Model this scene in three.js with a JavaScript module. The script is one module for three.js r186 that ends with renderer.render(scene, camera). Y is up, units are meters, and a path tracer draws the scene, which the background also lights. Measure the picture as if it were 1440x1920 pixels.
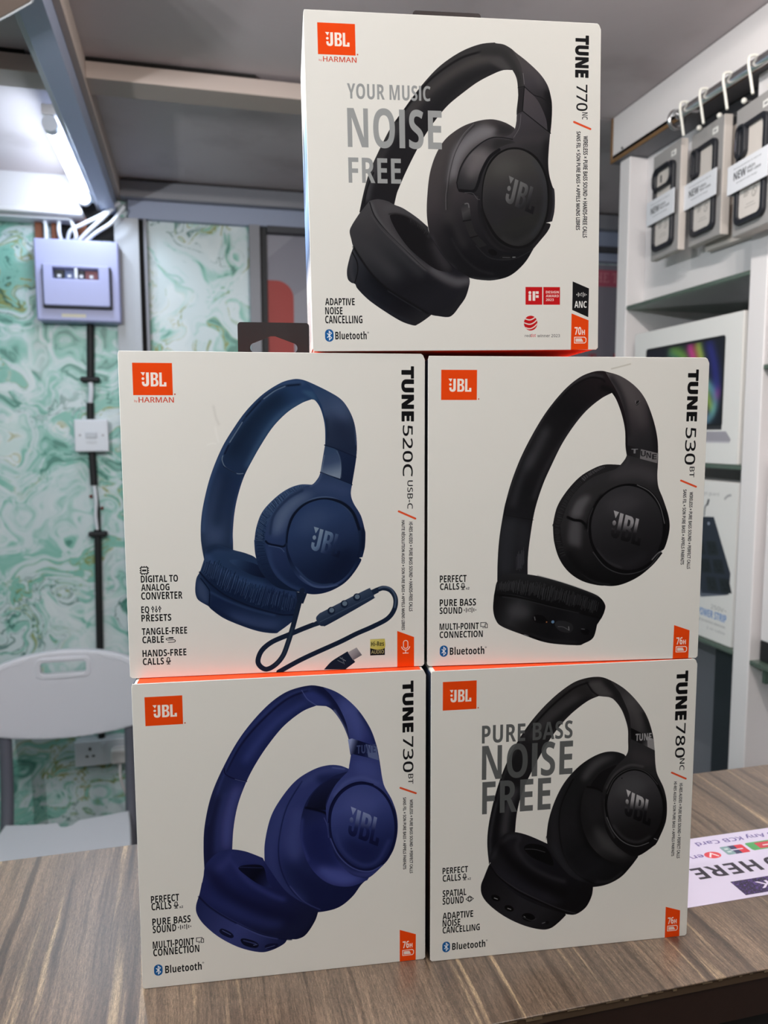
import * as THREE from 'three';
import { RoundedBoxGeometry } from 'three/addons/geometries/RoundedBoxGeometry.js';
import { mergeGeometries, toCreasedNormals } from 'three/addons/utils/BufferGeometryUtils.js';
import { TessellateModifier } from 'three/addons/modifiers/TessellateModifier.js';
import { ImprovedNoise } from 'three/addons/math/ImprovedNoise.js';
import { RectAreaLightUniformsLib } from 'three/addons/lights/RectAreaLightUniformsLib.js';

// ---------------------------------------------------------------------------------------------
// Camera, light and exposure. x runs along the back wall, -z towards it, y up; metres.
const EYE = 1.285;                                   // camera height over the floor
const scene = new THREE.Scene();
scene.background = new THREE.Color(0x000000);
const camera = new THREE.PerspectiveCamera(2 * Math.atan(960 / 1431) * 180 / Math.PI, 0.75, 0.05, 20);
camera.rotation.order = 'YXZ';
camera.position.set(0, EYE, 0);
camera.rotation.set(-5.908 * Math.PI / 180, -14 * Math.PI / 180, -0.175 * Math.PI / 180);
camera.focus = 0.455; camera.userData.fStop = 11;
const renderer = new THREE.WebGLRenderer({ antialias: true });
renderer.toneMapping = THREE.LinearToneMapping;
renderer.toneMappingExposure = 0.96;
renderer.shadowMap.enabled = true;
RectAreaLightUniformsLib.init();
const TUBE_BACK = 0.22, UNSEEN_FRONT = 1.05, UNSEEN_SIDE = 2.0, UNSEEN_RIGHT = 1.25;   // strength of the tube lamps; front, side and right are out of view
const COOL = new THREE.Color(0.74, 0.86, 1.0), DAY = new THREE.Color(0.93, 0.96, 1.0), NEUTRAL = new THREE.Color(1.0, 0.955, 0.90);

// ---------------------------------------------------------------------------------------------
// Helpers
const names = new Map();
function numbered(name) { const n = names.get(name) ?? 0; names.set(name, n + 1); return n ? `${name}_${String(n).padStart(3, '0')}` : name; }
function tag(o, label, category, group) { o.userData = { label, category }; if (group) o.userData.group = group; return o; }
function thing(name, label, category, x, y, z, group) {
  const o = new THREE.Group(); o.name = numbered(name); o.position.set(x, y, z); scene.add(o);
  return tag(o, label, category, group);
}
function mesh(name, geometry, material, parent, label) {
  const m = new THREE.Mesh(geometry, material); m.name = parent === scene ? numbered(name) : name; m.castShadow = m.receiveShadow = true;
  parent.add(m); if (label) m.userData.label = label;
  return m;
}
function box(x0, x1, y0, y1, z0, z1, r = 0.0012) {   // a slab between two corners, edges eased
  const w = x1 - x0, h = y1 - y0, d = z1 - z0, q = Math.min(r, w / 2.2, h / 2.2, d / 2.2);
  return (q > 0.0002 ? new RoundedBoxGeometry(w, h, d, 2, q) : new THREE.BoxGeometry(w, h, d)).translate((x0 + x1) / 2, (y0 + y1) / 2, (z0 + z1) / 2);
}
function tube(points, r, n = 24, closed = false) { return new THREE.TubeGeometry(new THREE.CatmullRomCurve3(points.map((p) => new THREE.Vector3(...p)), closed, 'centripetal'), n, r, 10, closed); }
function rod(a, b, r, r2 = r) {
  const A = new THREE.Vector3(...a), B = new THREE.Vector3(...b), d = B.clone().sub(A), geo = new THREE.CylinderGeometry(r2, r, d.length(), 14);
  geo.applyQuaternion(new THREE.Quaternion().setFromUnitVectors(new THREE.Vector3(0, 1, 0), d.clone().normalize())); return geo.translate(...A.add(B).multiplyScalar(0.5).toArray());
}
function plate(shape, depth, bevel = 0) {            // an extruded outline, front at z = depth, uv over its bounds
  const geo = new THREE.ExtrudeGeometry(shape, { depth: depth - 2 * bevel, bevelEnabled: bevel > 0, bevelSize: bevel, bevelThickness: bevel, bevelOffset: -bevel, bevelSegments: 2, curveSegments: 20 });
  if (bevel) geo.translate(0, 0, bevel);
  return uvBounds(geo);
}
function uvBounds(geo) {
  geo.computeBoundingBox(); const { min, max } = geo.boundingBox, p = geo.attributes.position, uv = new Float32Array(p.count * 2);
  for (let i = 0; i < p.count; i++) { uv[i * 2] = (p.getX(i) - min.x) / (max.x - min.x); uv[i * 2 + 1] = (p.getY(i) - min.y) / (max.y - min.y); }
  geo.setAttribute('uv', new THREE.BufferAttribute(uv, 2)); return geo;
}
function roundRect(x0, x1, y0, y1, r, into = new THREE.Shape()) {
  into.moveTo(x0 + r, y0); into.lineTo(x1 - r, y0); into.absarc(x1 - r, y0 + r, r, -Math.PI / 2, 0); into.lineTo(x1, y1 - r); into.absarc(x1 - r, y1 - r, r, 0, Math.PI / 2);
  into.lineTo(x0 + r, y1); into.absarc(x0 + r, y1 - r, r, Math.PI / 2, Math.PI); into.lineTo(x0, y0 + r); into.absarc(x0 + r, y0 + r, r, Math.PI, Math.PI * 1.5); return into;
}
function uvPlane(geo, a, b, scale) {                 // uv in metres along two axes (0 x, 1 y, 2 z)
  const p = geo.attributes.position, uv = new Float32Array(p.count * 2);
  for (let i = 0; i < p.count; i++) { uv[i * 2] = p.getComponent(i, a) / scale; uv[i * 2 + 1] = p.getComponent(i, b) / scale; }
  geo.setAttribute('uv', new THREE.BufferAttribute(uv, 2)); return geo;
}
const noiseMaker = new ImprovedNoise();
const noise = (x, y, z = 0) => noiseMaker.noise(x, y, z);
function fbm(x, y, z, n = 4) { let s = 0, a = 0.5; for (let i = 0; i < n; i++) { s += a * noise(x, y, z + i * 7.3); x *= 2.03; y *= 2.03; a *= 0.5; } return s; }
const smooth = THREE.MathUtils.smoothstep, mix = (a, b, t) => a.map((v, i) => v + (b[i] - v) * t);
function dataTexture(w, h, f, srgb = true) {         // f(u, v) gives 0..255 colours
  const d = new Uint8Array(w * h * 4);
  for (let j = 0; j < h; j++) for (let i = 0; i < w; i++) { const c = f(i / w, j / h); d.set([...c.map((v) => Math.max(0, Math.min(255, v))), 255], (j * w + i) * 4); }
  const t = new THREE.DataTexture(d, w, h); t.wrapS = t.wrapT = THREE.RepeatWrapping; t.magFilter = t.minFilter = THREE.LinearFilter; if (srgb) t.colorSpace = THREE.SRGBColorSpace; t.needsUpdate = true; return t;
}
let g = null;                                        // the canvas being printed
function printed(wmm, hmm, px, paper, draw) {        // a print, drawn in millimetres
  const c = document.createElement('canvas'); c.width = Math.round(wmm * px); c.height = Math.round(hmm * px);
  g = c.getContext('2d'); g.scale(px, px); g.fillStyle = paper; g.fillRect(0, 0, wmm + 1, hmm + 1); draw(wmm, hmm);
  const t = new THREE.CanvasTexture(c); t.colorSpace = THREE.SRGBColorSpace; t.anisotropy = 8; return t;
}
const std = (color, roughness = 0.6, more = {}) => new THREE.MeshStandardMaterial({ color, roughness, ...more });

// ---------------------------------------------------------------------------------------------
// Printed front panels of the cartons: flat print, drawn in millimetres of the panel.
const PX = 8;                                        // texture pixels per millimetre of carton
function path(segs, open = false) {                  // smooth runs of points, joined at corners
  const p = new Path2D(), loop = segs.length === 1 && !open;
  let last = null;
  segs.forEach((s, i) => {
    const q = [];
    if (last) q.push(last);
    for (let k = 0; k < s.length; k += 2) q.push([s[k], s[k + 1]]);
    const n = q.length, at = (k) => (loop ? q[(k + n) % n] : q[Math.min(n - 1, Math.max(0, k))]);
    if (!last) p.moveTo(q[0][0], q[0][1]);
    for (let k = 0; k < (loop ? n : n - 1); k++) {
      const a = at(k - 1), b = at(k), c = at(k + 1), d = at(k + 2);
      p.bezierCurveTo(b[0] + (c[0] - a[0]) / 6, b[1] + (c[1] - a[1]) / 6, c[0] - (d[0] - b[0]) / 6, c[1] - (d[1] - b[1]) / 6, c[0], c[1]);
    }
    last = q[n - 1];
  });
  if (!open) p.closePath();
  return p;
}
function lg(segs, ...colors) {                       // linear gradient between two points
  const [x0, y0, x1, y1] = segs.flat(), gr = g.createLinearGradient(x0, y0, x1, y1);
  colors.forEach((c, i) => gr.addColorStop(colors.length === 1 ? 0 : i / (colors.length - 1), c));
  return gr;
}
function rg(segs, r, ...colors) {                    // radial gradient round a point
  const [x, y] = segs.flat(), gr = g.createRadialGradient(x, y, 0, x, y, r);
  colors.forEach((c, i) => gr.addColorStop(i / (colors.length - 1), c));
  return gr;
}
function fill(p, style) { g.fillStyle = style; g.fill(p); }
function within(p, f) { g.save(); g.clip(p); f(); g.restore(); }
function line(segs, color, w, blur = 0, alpha = 1) { // an open stroke, soft when blur > 0 (mm)
  g.save(); g.globalAlpha = alpha; g.lineCap = 'round'; g.lineJoin = 'round';
  if (blur) g.filter = `blur(${(blur * PX).toFixed(1)}px)`;
  g.strokeStyle = color; g.lineWidth = w; g.stroke(path(segs, true)); g.restore();
}
function soft(segs, color, blur, alpha = 1) {        // a filled shape with a soft rim
  g.save(); g.globalAlpha = alpha; g.filter = `blur(${(blur * PX).toFixed(1)}px)`; fill(path(segs), color); g.restore();
}
function disc(segs, rx, ry, tilt) { const [x, y] = segs.flat(), p = new Path2D(); p.ellipse(x, y, rx, ry, tilt, 0, Math.PI * 2); return p; }
function words(s, segs, color, o = {}) {             // text fitted between its top left and bottom right corners
  const [x0, y0, x1, y1] = segs.flat(), h = o.down ? x1 - x0 : y1 - y0, w = o.down ? y1 - y0 : x1 - x0, weight = o.weight ?? 'bold', stem = 17;
  g.save(); g.font = `${weight} 100px ${o.font ?? 'sans-serif'}`;
  const runs = weight === 'bold' ? s.split(/(I)/).filter((r) => r) : [s];   // a capital I is a plain stem, as in the print
  let x = 0; const set = runs.map((r) => { const at = x, m = g.measureText(r); x += r === 'I' ? stem + 14 : m.width; return [r, at, m]; });
  const [r0, , m0] = set[0], [r1, a1, m1] = set[set.length - 1], l = r0 === 'I' ? 7 : -m0.actualBoundingBoxLeft, span = (r1 === 'I' ? a1 + 7 + stem : a1 + m1.actualBoundingBoxRight) - l;
  if (o.down) { g.translate(x0, y0); g.rotate(Math.PI / 2); } else g.translate(x0, y1);
  g.scale(w / span, h / 71.4); g.translate(-l, 0); g.fillStyle = g.strokeStyle = color; g.lineJoin = 'round';
  for (const [r, at] of set) {
    if (r === 'I' && runs.length + s.length > 2) { g.fillRect(at + 7, -71.4, stem, 71.4); continue; }
    g.fillText(r, at, 0); if (o.fat) { g.lineWidth = o.fat; g.strokeText(r, at, 0); }
  }
  g.restore();
}
function logoPath() {                                // the three letters of the logo, 1.65 wide and 1 high
  const p = new Path2D();
  p.moveTo(0, 0.01); p.lineTo(0.29, 0.01); p.lineTo(0.17, 0.27); p.closePath();
  p.moveTo(0.245, 0.45); p.arc(0.15, 0.45, 0.095, 0, Math.PI * 2);
  p.moveTo(0.35, 0.02); p.lineTo(0.54, 0.02); p.lineTo(0.54, 0.74); p.quadraticCurveTo(0.54, 0.99, 0.3, 0.99); p.quadraticCurveTo(0.07, 0.97, 0.07, 0.74);
  p.lineTo(0.07, 0.66); p.lineTo(0.23, 0.66); p.quadraticCurveTo(0.22, 0.82, 0.29, 0.82); p.quadraticCurveTo(0.35, 0.82, 0.35, 0.7); p.closePath();
  p.moveTo(0.64, 0.02); p.lineTo(0.95, 0.02); p.quadraticCurveTo(1.14, 0.04, 1.13, 0.26); p.quadraticCurveTo(1.12, 0.42, 1.02, 0.47); p.quadraticCurveTo(1.16, 0.55, 1.15, 0.74);
  p.quadraticCurveTo(1.14, 0.97, 0.94, 0.98); p.lineTo(0.64, 0.98); p.closePath();
  p.moveTo(0.82, 0.16); p.lineTo(0.82, 0.41); p.lineTo(0.88, 0.41); p.quadraticCurveTo(0.96, 0.4, 0.96, 0.28); p.quadraticCurveTo(0.96, 0.16, 0.88, 0.16); p.closePath();
  p.moveTo(0.82, 0.54); p.lineTo(0.82, 0.84); p.lineTo(0.88, 0.84); p.quadraticCurveTo(0.98, 0.83, 0.98, 0.69); p.quadraticCurveTo(0.97, 0.54, 0.88, 0.54); p.closePath();
  p.moveTo(1.2, 0.02); p.lineTo(1.37, 0.02); p.lineTo(1.37, 0.85); p.lineTo(1.5, 0.85); p.lineTo(1.5, 0.69); p.lineTo(1.66, 0.69); p.lineTo(1.66, 0.98); p.lineTo(1.2, 0.98); p.closePath();
  return p;
}
function logo(segs, style) {           // from its top left, top right and bottom left corners
  const [ax, ay, bx, by, cx, cy] = segs.flat();
  const p = new Path2D(); p.addPath(logoPath(), new DOMMatrix([(bx - ax) / 1.66, (by - ay) / 1.66, cx - ax, cy - ay, ax, ay]));
  g.fillStyle = style; g.fill(p, 'evenodd');
}
const INK = '#0b0b0e', ORANGE = '#f0480c', PAPER = '#e8e6e0';
function badge(segs, by) {                           // orange brand square, with the small line below it
  const [x0, y0, x1, y1] = segs.flat(), w = x1 - x0, h = y1 - y0;
  g.fillStyle = ORANGE; g.fillRect(x0, y0, w, h);
  logo([[x0 + w * 0.2, y0 + h * 0.285, x0 + w * 0.845, y0 + h * 0.285, x0 + w * 0.2, y0 + h * 0.735]], '#fbeee6');
  g.fillStyle = '#c4523a'; g.beginPath(); g.arc(x1 + 1.1, y1 - 0.6, 0.42, 0, 7); g.fill();
  if (by) {
    words('HARMAN', [[x0 + w * 0.13, y1 + h * 0.065, x1 + w * 0.02, y1 + h * 0.225]], '#cf4a36', { weight: 'normal', fat: 2 });
    words('by', [[x0 + w * 0.02, y1 + h * 0.15, x0 + w * 0.1, y1 + h * 0.21]], '#cf4a36', { weight: 'normal' });
  }
}
function bluetooth(segs, text) {
  const [x, y] = segs.flat(), p = new Path2D();
  p.roundRect(x - 2.5, y - 3.6, 5, 7.2, 2.5); fill(p, '#1d5d9e');
  g.strokeStyle = '#eef4fa'; g.lineWidth = 0.5; g.lineJoin = 'miter'; g.beginPath();
  g.moveTo(x - 1.3, y - 1.3); g.lineTo(x + 1.3, y + 1.3); g.lineTo(x, y + 2.5); g.lineTo(x, y - 2.5); g.lineTo(x + 1.3, y - 1.3); g.lineTo(x - 1.3, y + 1.3); g.stroke();
  words('Bluetooth', text, INK);
  const [, ty, tx] = text.flat(); g.strokeStyle = INK; g.lineWidth = 0.15; g.beginPath(); g.arc(tx + 0.9, ty + 0.4, 0.4, 0, 7); g.stroke();
}
function mic(x, y, h, color, w = 0.45) {
  g.save(); g.strokeStyle = color; g.lineWidth = w; g.lineCap = 'round'; g.beginPath(); g.roundRect(x - h * 0.17, y - h * 0.5, h * 0.34, h * 0.62, h * 0.17); g.stroke();
  g.beginPath(); g.arc(x, y - h * 0.06, h * 0.31, 0.15, Math.PI - 0.15); g.moveTo(x, y + h * 0.25); g.lineTo(x, y + h * 0.46); g.moveTo(x - h * 0.2, y + h * 0.48); g.lineTo(x + h * 0.2, y + h * 0.48); g.stroke(); g.restore();
}
function wave(x, y, h, color) {
  g.save(); g.strokeStyle = color; g.lineWidth = 0.42; g.beginPath();
  [0.25, 0.75, 0.45, 0, 0.85, 0.5, 0.2].forEach((a, i) => { if (a) { g.moveTo(x + i * h * 0.3, y - h * a / 2); g.lineTo(x + i * h * 0.3, y + h * a / 2); } });
  g.stroke(); g.fillStyle = color; g.fillRect(x + h * 0.84, y - h * 0.35, h * 0.12, h * 0.3); g.fillRect(x + h * 0.84, y + h * 0.1, h * 0.12, h * 0.16); g.restore();
}
function screens(x, y, h, color) {
  g.save(); g.strokeStyle = color; g.lineWidth = 0.35; g.strokeRect(x, y - h / 2, h * 0.95, h * 0.68); g.beginPath(); g.moveTo(x + h * 0.3, y + h * 0.4); g.lineTo(x + h * 0.65, y + h * 0.4); g.stroke();
  g.fillStyle = PAPER; g.fillRect(x + h * 0.75, y - h * 0.3, h * 0.45, h * 0.8); g.strokeRect(x + h * 0.8, y - h * 0.25, h * 0.38, h * 0.68); g.restore();
}
function times2(x, y, h) { words('x2', [[x, y - h, x + h * 1.5, y]], '#3a3a3e'); }
function hours(segs, s) {                            // orange battery tag in the lower right corner
  const [ax, ay, bx, by, cx, cy, dx, dy] = segs.flat(), p = new Path2D(), w = bx - ax;
  p.moveTo(ax, ay); p.lineTo(bx, by); p.lineTo(cx, cy); p.lineTo(dx, dy); p.closePath(); fill(p, ORANGE);
  if (!s) { mic((ax + bx) / 2, (by + cy) / 2 - 3.4, w * 0.78, '#ffe9df', 0.5); return; }
  const x = ax + w * 0.18, y = by + (cy - by) * 0.27;
  words(s, [[x, y - 0.6, x + w * 0.4, y + 4]], '#fff0e8'); words('H', [[x + w * 0.44, y + 0.9, x + w * 0.61, y + 4]], '#fff0e8');
  g.strokeStyle = '#fff0e8'; g.lineWidth = 0.5; g.lineJoin = 'round'; g.beginPath(); g.moveTo(x, y + 5.4); g.lineTo(x + w * 0.6, y + 5.4); g.lineTo(x + w * 0.68, y + 6.2); g.lineTo(x + w * 0.68, y + 8); g.lineTo(x + w * 0.6, y + 8.9); g.lineTo(x, y + 8.9); g.closePath(); g.stroke();
  g.fillStyle = '#f3ded6'; g.beginPath(); g.moveTo(x + 0.7, y + 6.1); g.lineTo(x + w * 0.42, y + 6.1); g.lineTo(x + w * 0.53, y + 8.2); g.lineTo(x + 0.7, y + 8.2); g.fill();
}
function title(tune, number, num, suffix, suf, slash, right, rt, left, lt) {   // the vertical product line
  words('TUNE', tune, '#121214', { down: true, fat: 7 });
  words(number, num, '#141417', { down: true, weight: 'normal', fat: 2 });
  words(suffix, suf, '#1a1a1d', { down: true, weight: 'normal', fat: 2 });
  line(slash, '#e2502a', 1.15);
  words(right, rt, '#1c1c20', { down: true, weight: 'normal', fat: 6 }); words(left, lt, '#1c1c20', { down: true, weight: 'normal', fat: 6 });
}
function creases(segs, n, a, b, color, alpha, w = 0.3) {   // the gathered folds of an ear cushion
  let s = 7; const rnd = () => (s = (s * 16807) % 2147483647) / 2147483647, q = segs.flat();
  g.save(); g.globalAlpha = alpha; g.strokeStyle = color; g.lineWidth = w; g.lineCap = 'round';
  for (let i = 0; i < n; i++) {
    const t = (i + rnd() * 0.8) / n * (q.length / 4 - 1), k = Math.min(Math.floor(t), q.length / 4 - 2), f = t - k, o = k * 4;
    const at = (j) => q[o + j] * (1 - f) + q[o + 4 + j] * f, u = a + rnd() * 0.25, v = b - rnd() * 0.25;
    const x0 = at(0), y0 = at(1), x1 = at(2), y1 = at(3), j = (rnd() - 0.5) * 0.9;
    g.beginPath(); g.moveTo(x0 + (x1 - x0) * u, y0 + (y1 - y0) * u); g.quadraticCurveTo((x0 + x1) / 2 + j, (y0 + y1) / 2 + j * 0.5, x0 + (x1 - x0) * v, y0 + (y1 - y0) * v); g.stroke();
  }
  g.restore();
}

function printA() {
  badge([[7.7, 6.7, 29, 23.6]], true);
  // headband
  const band = path([[29.2, 109.6], [32, 98.2, 35.3, 87.6, 40, 77.6, 48.1, 62.7, 56, 52.1, 65.3, 40.2, 74.5, 30.2, 82.4, 23.8, 91.6, 18.3, 101.5, 14.5, 109.4, 13.3, 110.9, 13.6, 115.5, 14.1, 119.5, 15.9, 121.5, 17.3, 123.5, 18.8, 129.5, 22.9, 136.9, 29.1, 141.6, 35.1, 143.8, 41.3, 144.7, 48.1, 144.5, 55.6, 143.8, 62.6], [126.8, 52.4], [123.3, 52.5, 124, 43.8, 124.1, 40.7, 123.6, 34.5, 122.5, 30.9, 120.7, 28], [115.5, 28.2, 109.5, 30.4, 100, 35.3, 90.8, 41.8, 82.1, 48.8, 74.8, 57, 68.8, 65.2, 63.5, 74, 58.1, 84, 54.4, 91.5, 52.7, 95.3, 51.3, 98.7, 49.6, 105.3]]);
  fill(band, lg([[37.2, 64.8, 122.8, 16.1]], '#19181c', '#1d1c20', '#29282a', '#3b393a'));
  within(band, () => {
    line([[28.6, 98.2, 40.7, 74.5, 56, 52.1, 73.8, 32, 90.3, 20.8, 106.7, 17.4, 118, 18.8]], '#323132', 4.5, 1.2);
    line([[59.9, 53.2, 71.8, 40.6, 83.6, 31.7, 96.8, 24.5, 106.7, 21.9]], '#4e4b49', 3.2, 2, 0.95);
    line([[64.9, 64.1, 74.9, 51.5, 88.2, 37.6, 101.4, 30.4, 114, 26.9]], '#18181b', 5, 2);
    line([[52, 58.3, 61.3, 46.4, 71.8, 35.1, 82.4, 27.1, 91.6, 21.9, 102.1, 18.5]], '#100f12', 1.1, 0.25);
    line([[40.6, 81.9, 45.3, 74.4, 53.3, 61.9, 61.2, 51.3]], '#3f3d40', 2.2, 1.2, 0.8);
    soft([[106.2, 22.9, 113.5, 20.8, 118.8, 25.5, 120.7, 28, 115.5, 28.2]], '#403e3f', 0.8);
    line([[102.9, 18.7, 113.5, 18.3, 119.5, 23, 123.5, 30.2, 125.1, 37.5, 124.5, 46.2]], '#2c2b2c', 4.2, 0.9);
    line([[38.8, 74.6, 50.1, 58.4, 65.3, 39, 78.5, 25.8, 91.6, 17.4, 106.8, 12.8]], '#4b494d', 0.7, 0.3, 0.7);
    line([[33.7, 102.1, 35.5, 94.6, 40.6, 81.6]], '#49484d', 2.6, 1.3, 0.9);
    line([[32, 104.6, 34.1, 95.9, 37.9, 87.2]], '#0c0c0f', 0.7, 0.2);
  });
  const arm = path([[120.7, 16.8, 123.5, 18.8, 129.5, 22.9, 136.9, 29.1, 141.6, 35.1, 143.8, 41.3, 144.7, 48.1, 143.8, 62.6], [126.7, 50.6], [127.8, 36.8, 127.1, 30.7, 125.5, 24.6, 122.8, 20.1]]);
  fill(arm, lg([[128.1, 22.6, 141.7, 55.7]], '#494546', '#3d3a3f', '#242225', '#131216'));
  within(arm, () => { line([[129.5, 25.1, 134.9, 29.8, 138.2, 35.2]], '#4f4a4c', 3, 2, 0.8); line([[142.3, 40.7, 144, 49.3, 143.1, 61.9]], '#0b0b0e', 4, 1.4); });
  fill(path([[127.8, 36.8], [126.7, 50.6], [142, 61.3], [141, 54.4, 136.9, 45.8, 132.9, 41.1]]), lg([[128.8, 41.1, 139.7, 55.7]], '#484347', '#3d3a3f'));
  line([[127.8, 36.8, 133.5, 41.3, 138.3, 42.7, 144, 46.2]], '#121215', 0.5); line([[127.8, 36.8], [126.7, 50.6], [143.8, 62.6]], '#0c0c0f', 0.6); line([[124, 37.6, 127.8, 36.8]], '#121215', 0.4); line([[123.3, 52.4, 126.7, 50.6]], '#121215', 0.4);
  line([[127.1, 29.5, 127.8, 35.6]], '#777476', 0.25);
  fill(path([[124.5, 38.2], [127.3, 37.2], [126.5, 50.6], [123.6, 52.2, 124.2, 46.2]]), '#232124');
  // far ear cushion of the right cup
  const cup = path([[121.7, 60.1, 117.4, 57.8, 112, 56.2, 106.7, 55.8, 100, 56.9, 92.1, 59.6, 85.4, 63.5, 80.1, 68, 76.1, 73.7, 72.7, 81.2, 70.3, 90.6, 68.9, 105.6, 69.3, 115.1, 70.8, 122.6, 74.1, 128.9, 79.3, 136.5, 85.3, 141.6, 94, 146.1, 103.5, 147.6, 110.3, 147.3, 117.9, 145.3, 124, 141.3, 129.5, 135.5, 133.7, 128.6], [143.2, 97.4], [122.8, 62.5]]);
  fill(cup, lg([[69.3, 86.2, 102.2, 146]], '#433f40', '#3b373a', '#222024', '#131317', '#0f1014'));
  within(cup, () => {
    line([[100, 59.4, 92, 67, 85.3, 78.4, 82.5, 90.3, 81, 102.3, 82.2, 114.9, 88.8, 127.5]], '#312f31', 6, 2);
    soft([[100, 60, 109.3, 60.4, 113.3, 64, 105.3, 66.7, 95.9, 71.9, 89.2, 80.8, 86.5, 90.9, 85.2, 87.8, 81.8, 93.5, 82.6, 82.8, 86.7, 70.9]], '#777579', 1.6, 0.9);
    soft([[105.4, 56.7, 120.1, 59.4, 120.1, 64.4, 109.3, 64.7, 112, 60.3]], '#272528', 1.4, 0.95);
    line([[97.4, 58.5, 90.7, 65.2, 85.3, 74.7, 82.2, 85.3, 81, 94.7, 80.3, 99.8, 80.3, 107.3]], '#676468', 0.3, 0.1);
    line([[98, 59.4, 91.7, 65.8, 86.3, 75, 83.2, 85.3, 81.8, 94.7, 81.2, 99.8, 81.3, 107.3]], '#242225', 0.3, 0.1);
    line([[81.5, 117.4, 87.4, 130.1, 96.8, 138.3, 109, 141.4, 121.3, 138.1]], '#0c0c11', 5, 2.4);
    line([[83.5, 123.7, 90.1, 133.9, 99.5, 141.5, 109, 144]], '#242427', 0.8, 0.6);
    line([[95.4, 146.4, 103.5, 147.2, 111.7, 146.7]], '#5c5a5c', 0.8, 0.6, 0.7);
    line([[71.5, 122.6, 77.3, 134, 85.3, 141]], '#333136', 1.6, 1);
  });
  // yoke, recess and outer housing
  const yoke = path([[123.3, 52.5], [126.7, 50.8], [143.6, 62.8], [142.8, 72, 142.5, 79.6, 143.2, 86.5, 145.2, 92.9, 146.3, 94.8, 146.7, 101.1, 146.3, 107.6, 145, 113], [141.2, 113.9], [144, 114.8, 142.2, 118.9, 137.8, 124.1, 133.5, 129], [122.7, 131, 111.8, 129.8, 103.7, 122.2, 99.7, 110.8, 99.8, 99.4], [88.1, 95.9, 87.1, 90.9, 87.5, 89.6, 89.2, 83.3, 93.9, 75.7, 101.3, 69.3, 108, 66, 114, 65.7, 119.4, 63.8, 122.1, 60.6, 123.1, 56.2]]);
  fill(yoke, lg([[126.1, 56.1, 139.7, 87.2]], '#3b383d', '#302e31', '#242326', '#1c1b1e'));
  within(yoke, () => {
    line([[122.8, 53.7, 122.1, 61.2, 117.4, 66.4, 109.3, 68.1]], '#423f43', 2, 1); line([[125.8, 52.4, 124.8, 59.9, 121.4, 65.6]], '#797678', 0.25, 0.1, 0.8);
    line([[141.7, 68.2, 141.4, 79.6, 143.2, 89.1, 144.6, 97.3, 143.2, 110.2]], '#161518', 4, 1.4);
    line([[145.6, 94.1, 146, 103.7, 144.3, 112.7]], '#34333a', 1, 0.5);
    line([[120.1, 68.8, 129.5, 66, 139.7, 65.8]], '#433f43', 3, 2.2, 0.6);
    soft([[87.7, 98.4, 99.8, 99.4, 105, 120.9, 113.1, 129.8, 129.5, 129.7, 133.7, 127, 122.7, 137.5, 105, 133.7, 94.2, 121.1]], '#1a191d', 1);
  });
  const recess = path([[120.7, 67.2, 114, 66.6, 108.6, 66.9, 102.6, 69.6, 95.2, 75.7, 90.2, 83.3, 87.9, 90.8, 87.7, 92.1, 89.1, 95.5, 92.4, 96.1, 97.1, 96], [99.5, 90.6, 102.5, 82.4, 107.9, 74.7, 116, 70.1, 122.7, 68.7]]);
  fill(recess, lg([[100, 69.3, 93.1, 96.4]], '#373537', '#5d595c', '#4f4b4f', '#313033', '#242427'));
  within(recess, () => { soft([[99.9, 73.1, 105.3, 74.2, 99.8, 84.9, 94.5, 90.1, 93.2, 84.5]], '#6b6769', 2, 0.7); soft([[110.7, 66.5, 121.4, 66.9, 120, 70, 109.3, 72.8]], '#252426', 1.4); });
  line([[120.7, 66.6, 114, 65.8, 108, 66.1, 101.6, 69.3, 94.2, 75.7, 89.3, 83.3, 87.1, 91.2, 87, 92.1, 88.1, 96, 91.7, 96.9, 97.1, 96.8]], '#0f0f12', 0.55, 0.1);
  line([[88.7, 96.2, 92.4, 96.5, 97.4, 96.2, 99.8, 91.9, 101.9, 85.5, 106.6, 77.3, 112.6, 72.7]], '#0d0d11', 1.7, 0.15);
  line([[91.7, 97.4, 96.4, 97.6, 99.1, 100.7, 100.8, 101.2]], '#5e5c60', 0.3, 0.1, 0.8);
  // outer disc
  const R = path([[101.8, 101.9, 102.5, 91.8, 105.2, 82.3, 109.9, 75.9, 116, 72.3, 122.1, 71.1, 128.2, 72, 134.3, 75.3, 139, 80.9, 142.5, 89.7, 143.2, 101.2, 141.9, 111.5, 137.8, 120.5, 131.6, 127.1, 124.7, 129.1, 117.2, 127.8, 110.4, 123.4, 105, 115.2, 102.4, 108.2]]);
  fill(R, '#0a0a0c');
  const D = path([[102.4, 101.9, 103.2, 91.8, 105.9, 83.2, 110.6, 76.9, 116.3, 73.3, 122.1, 72.2, 127.8, 73.1, 133.6, 76.5, 138.2, 82.2, 141.3, 90.4, 142.2, 101.2, 140.8, 110.8, 137.1, 119.3, 131.2, 125.4, 124.7, 127.6, 117.6, 126.2, 111.1, 121.5, 106.1, 113.9, 103.2, 107.6]]);
  fill(D, lg([[114.7, 73.9, 126.8, 127.1]], '#3f3d3d', '#3b3a39', '#302f31', '#242325', '#242424', '#1e1e20'));
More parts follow.
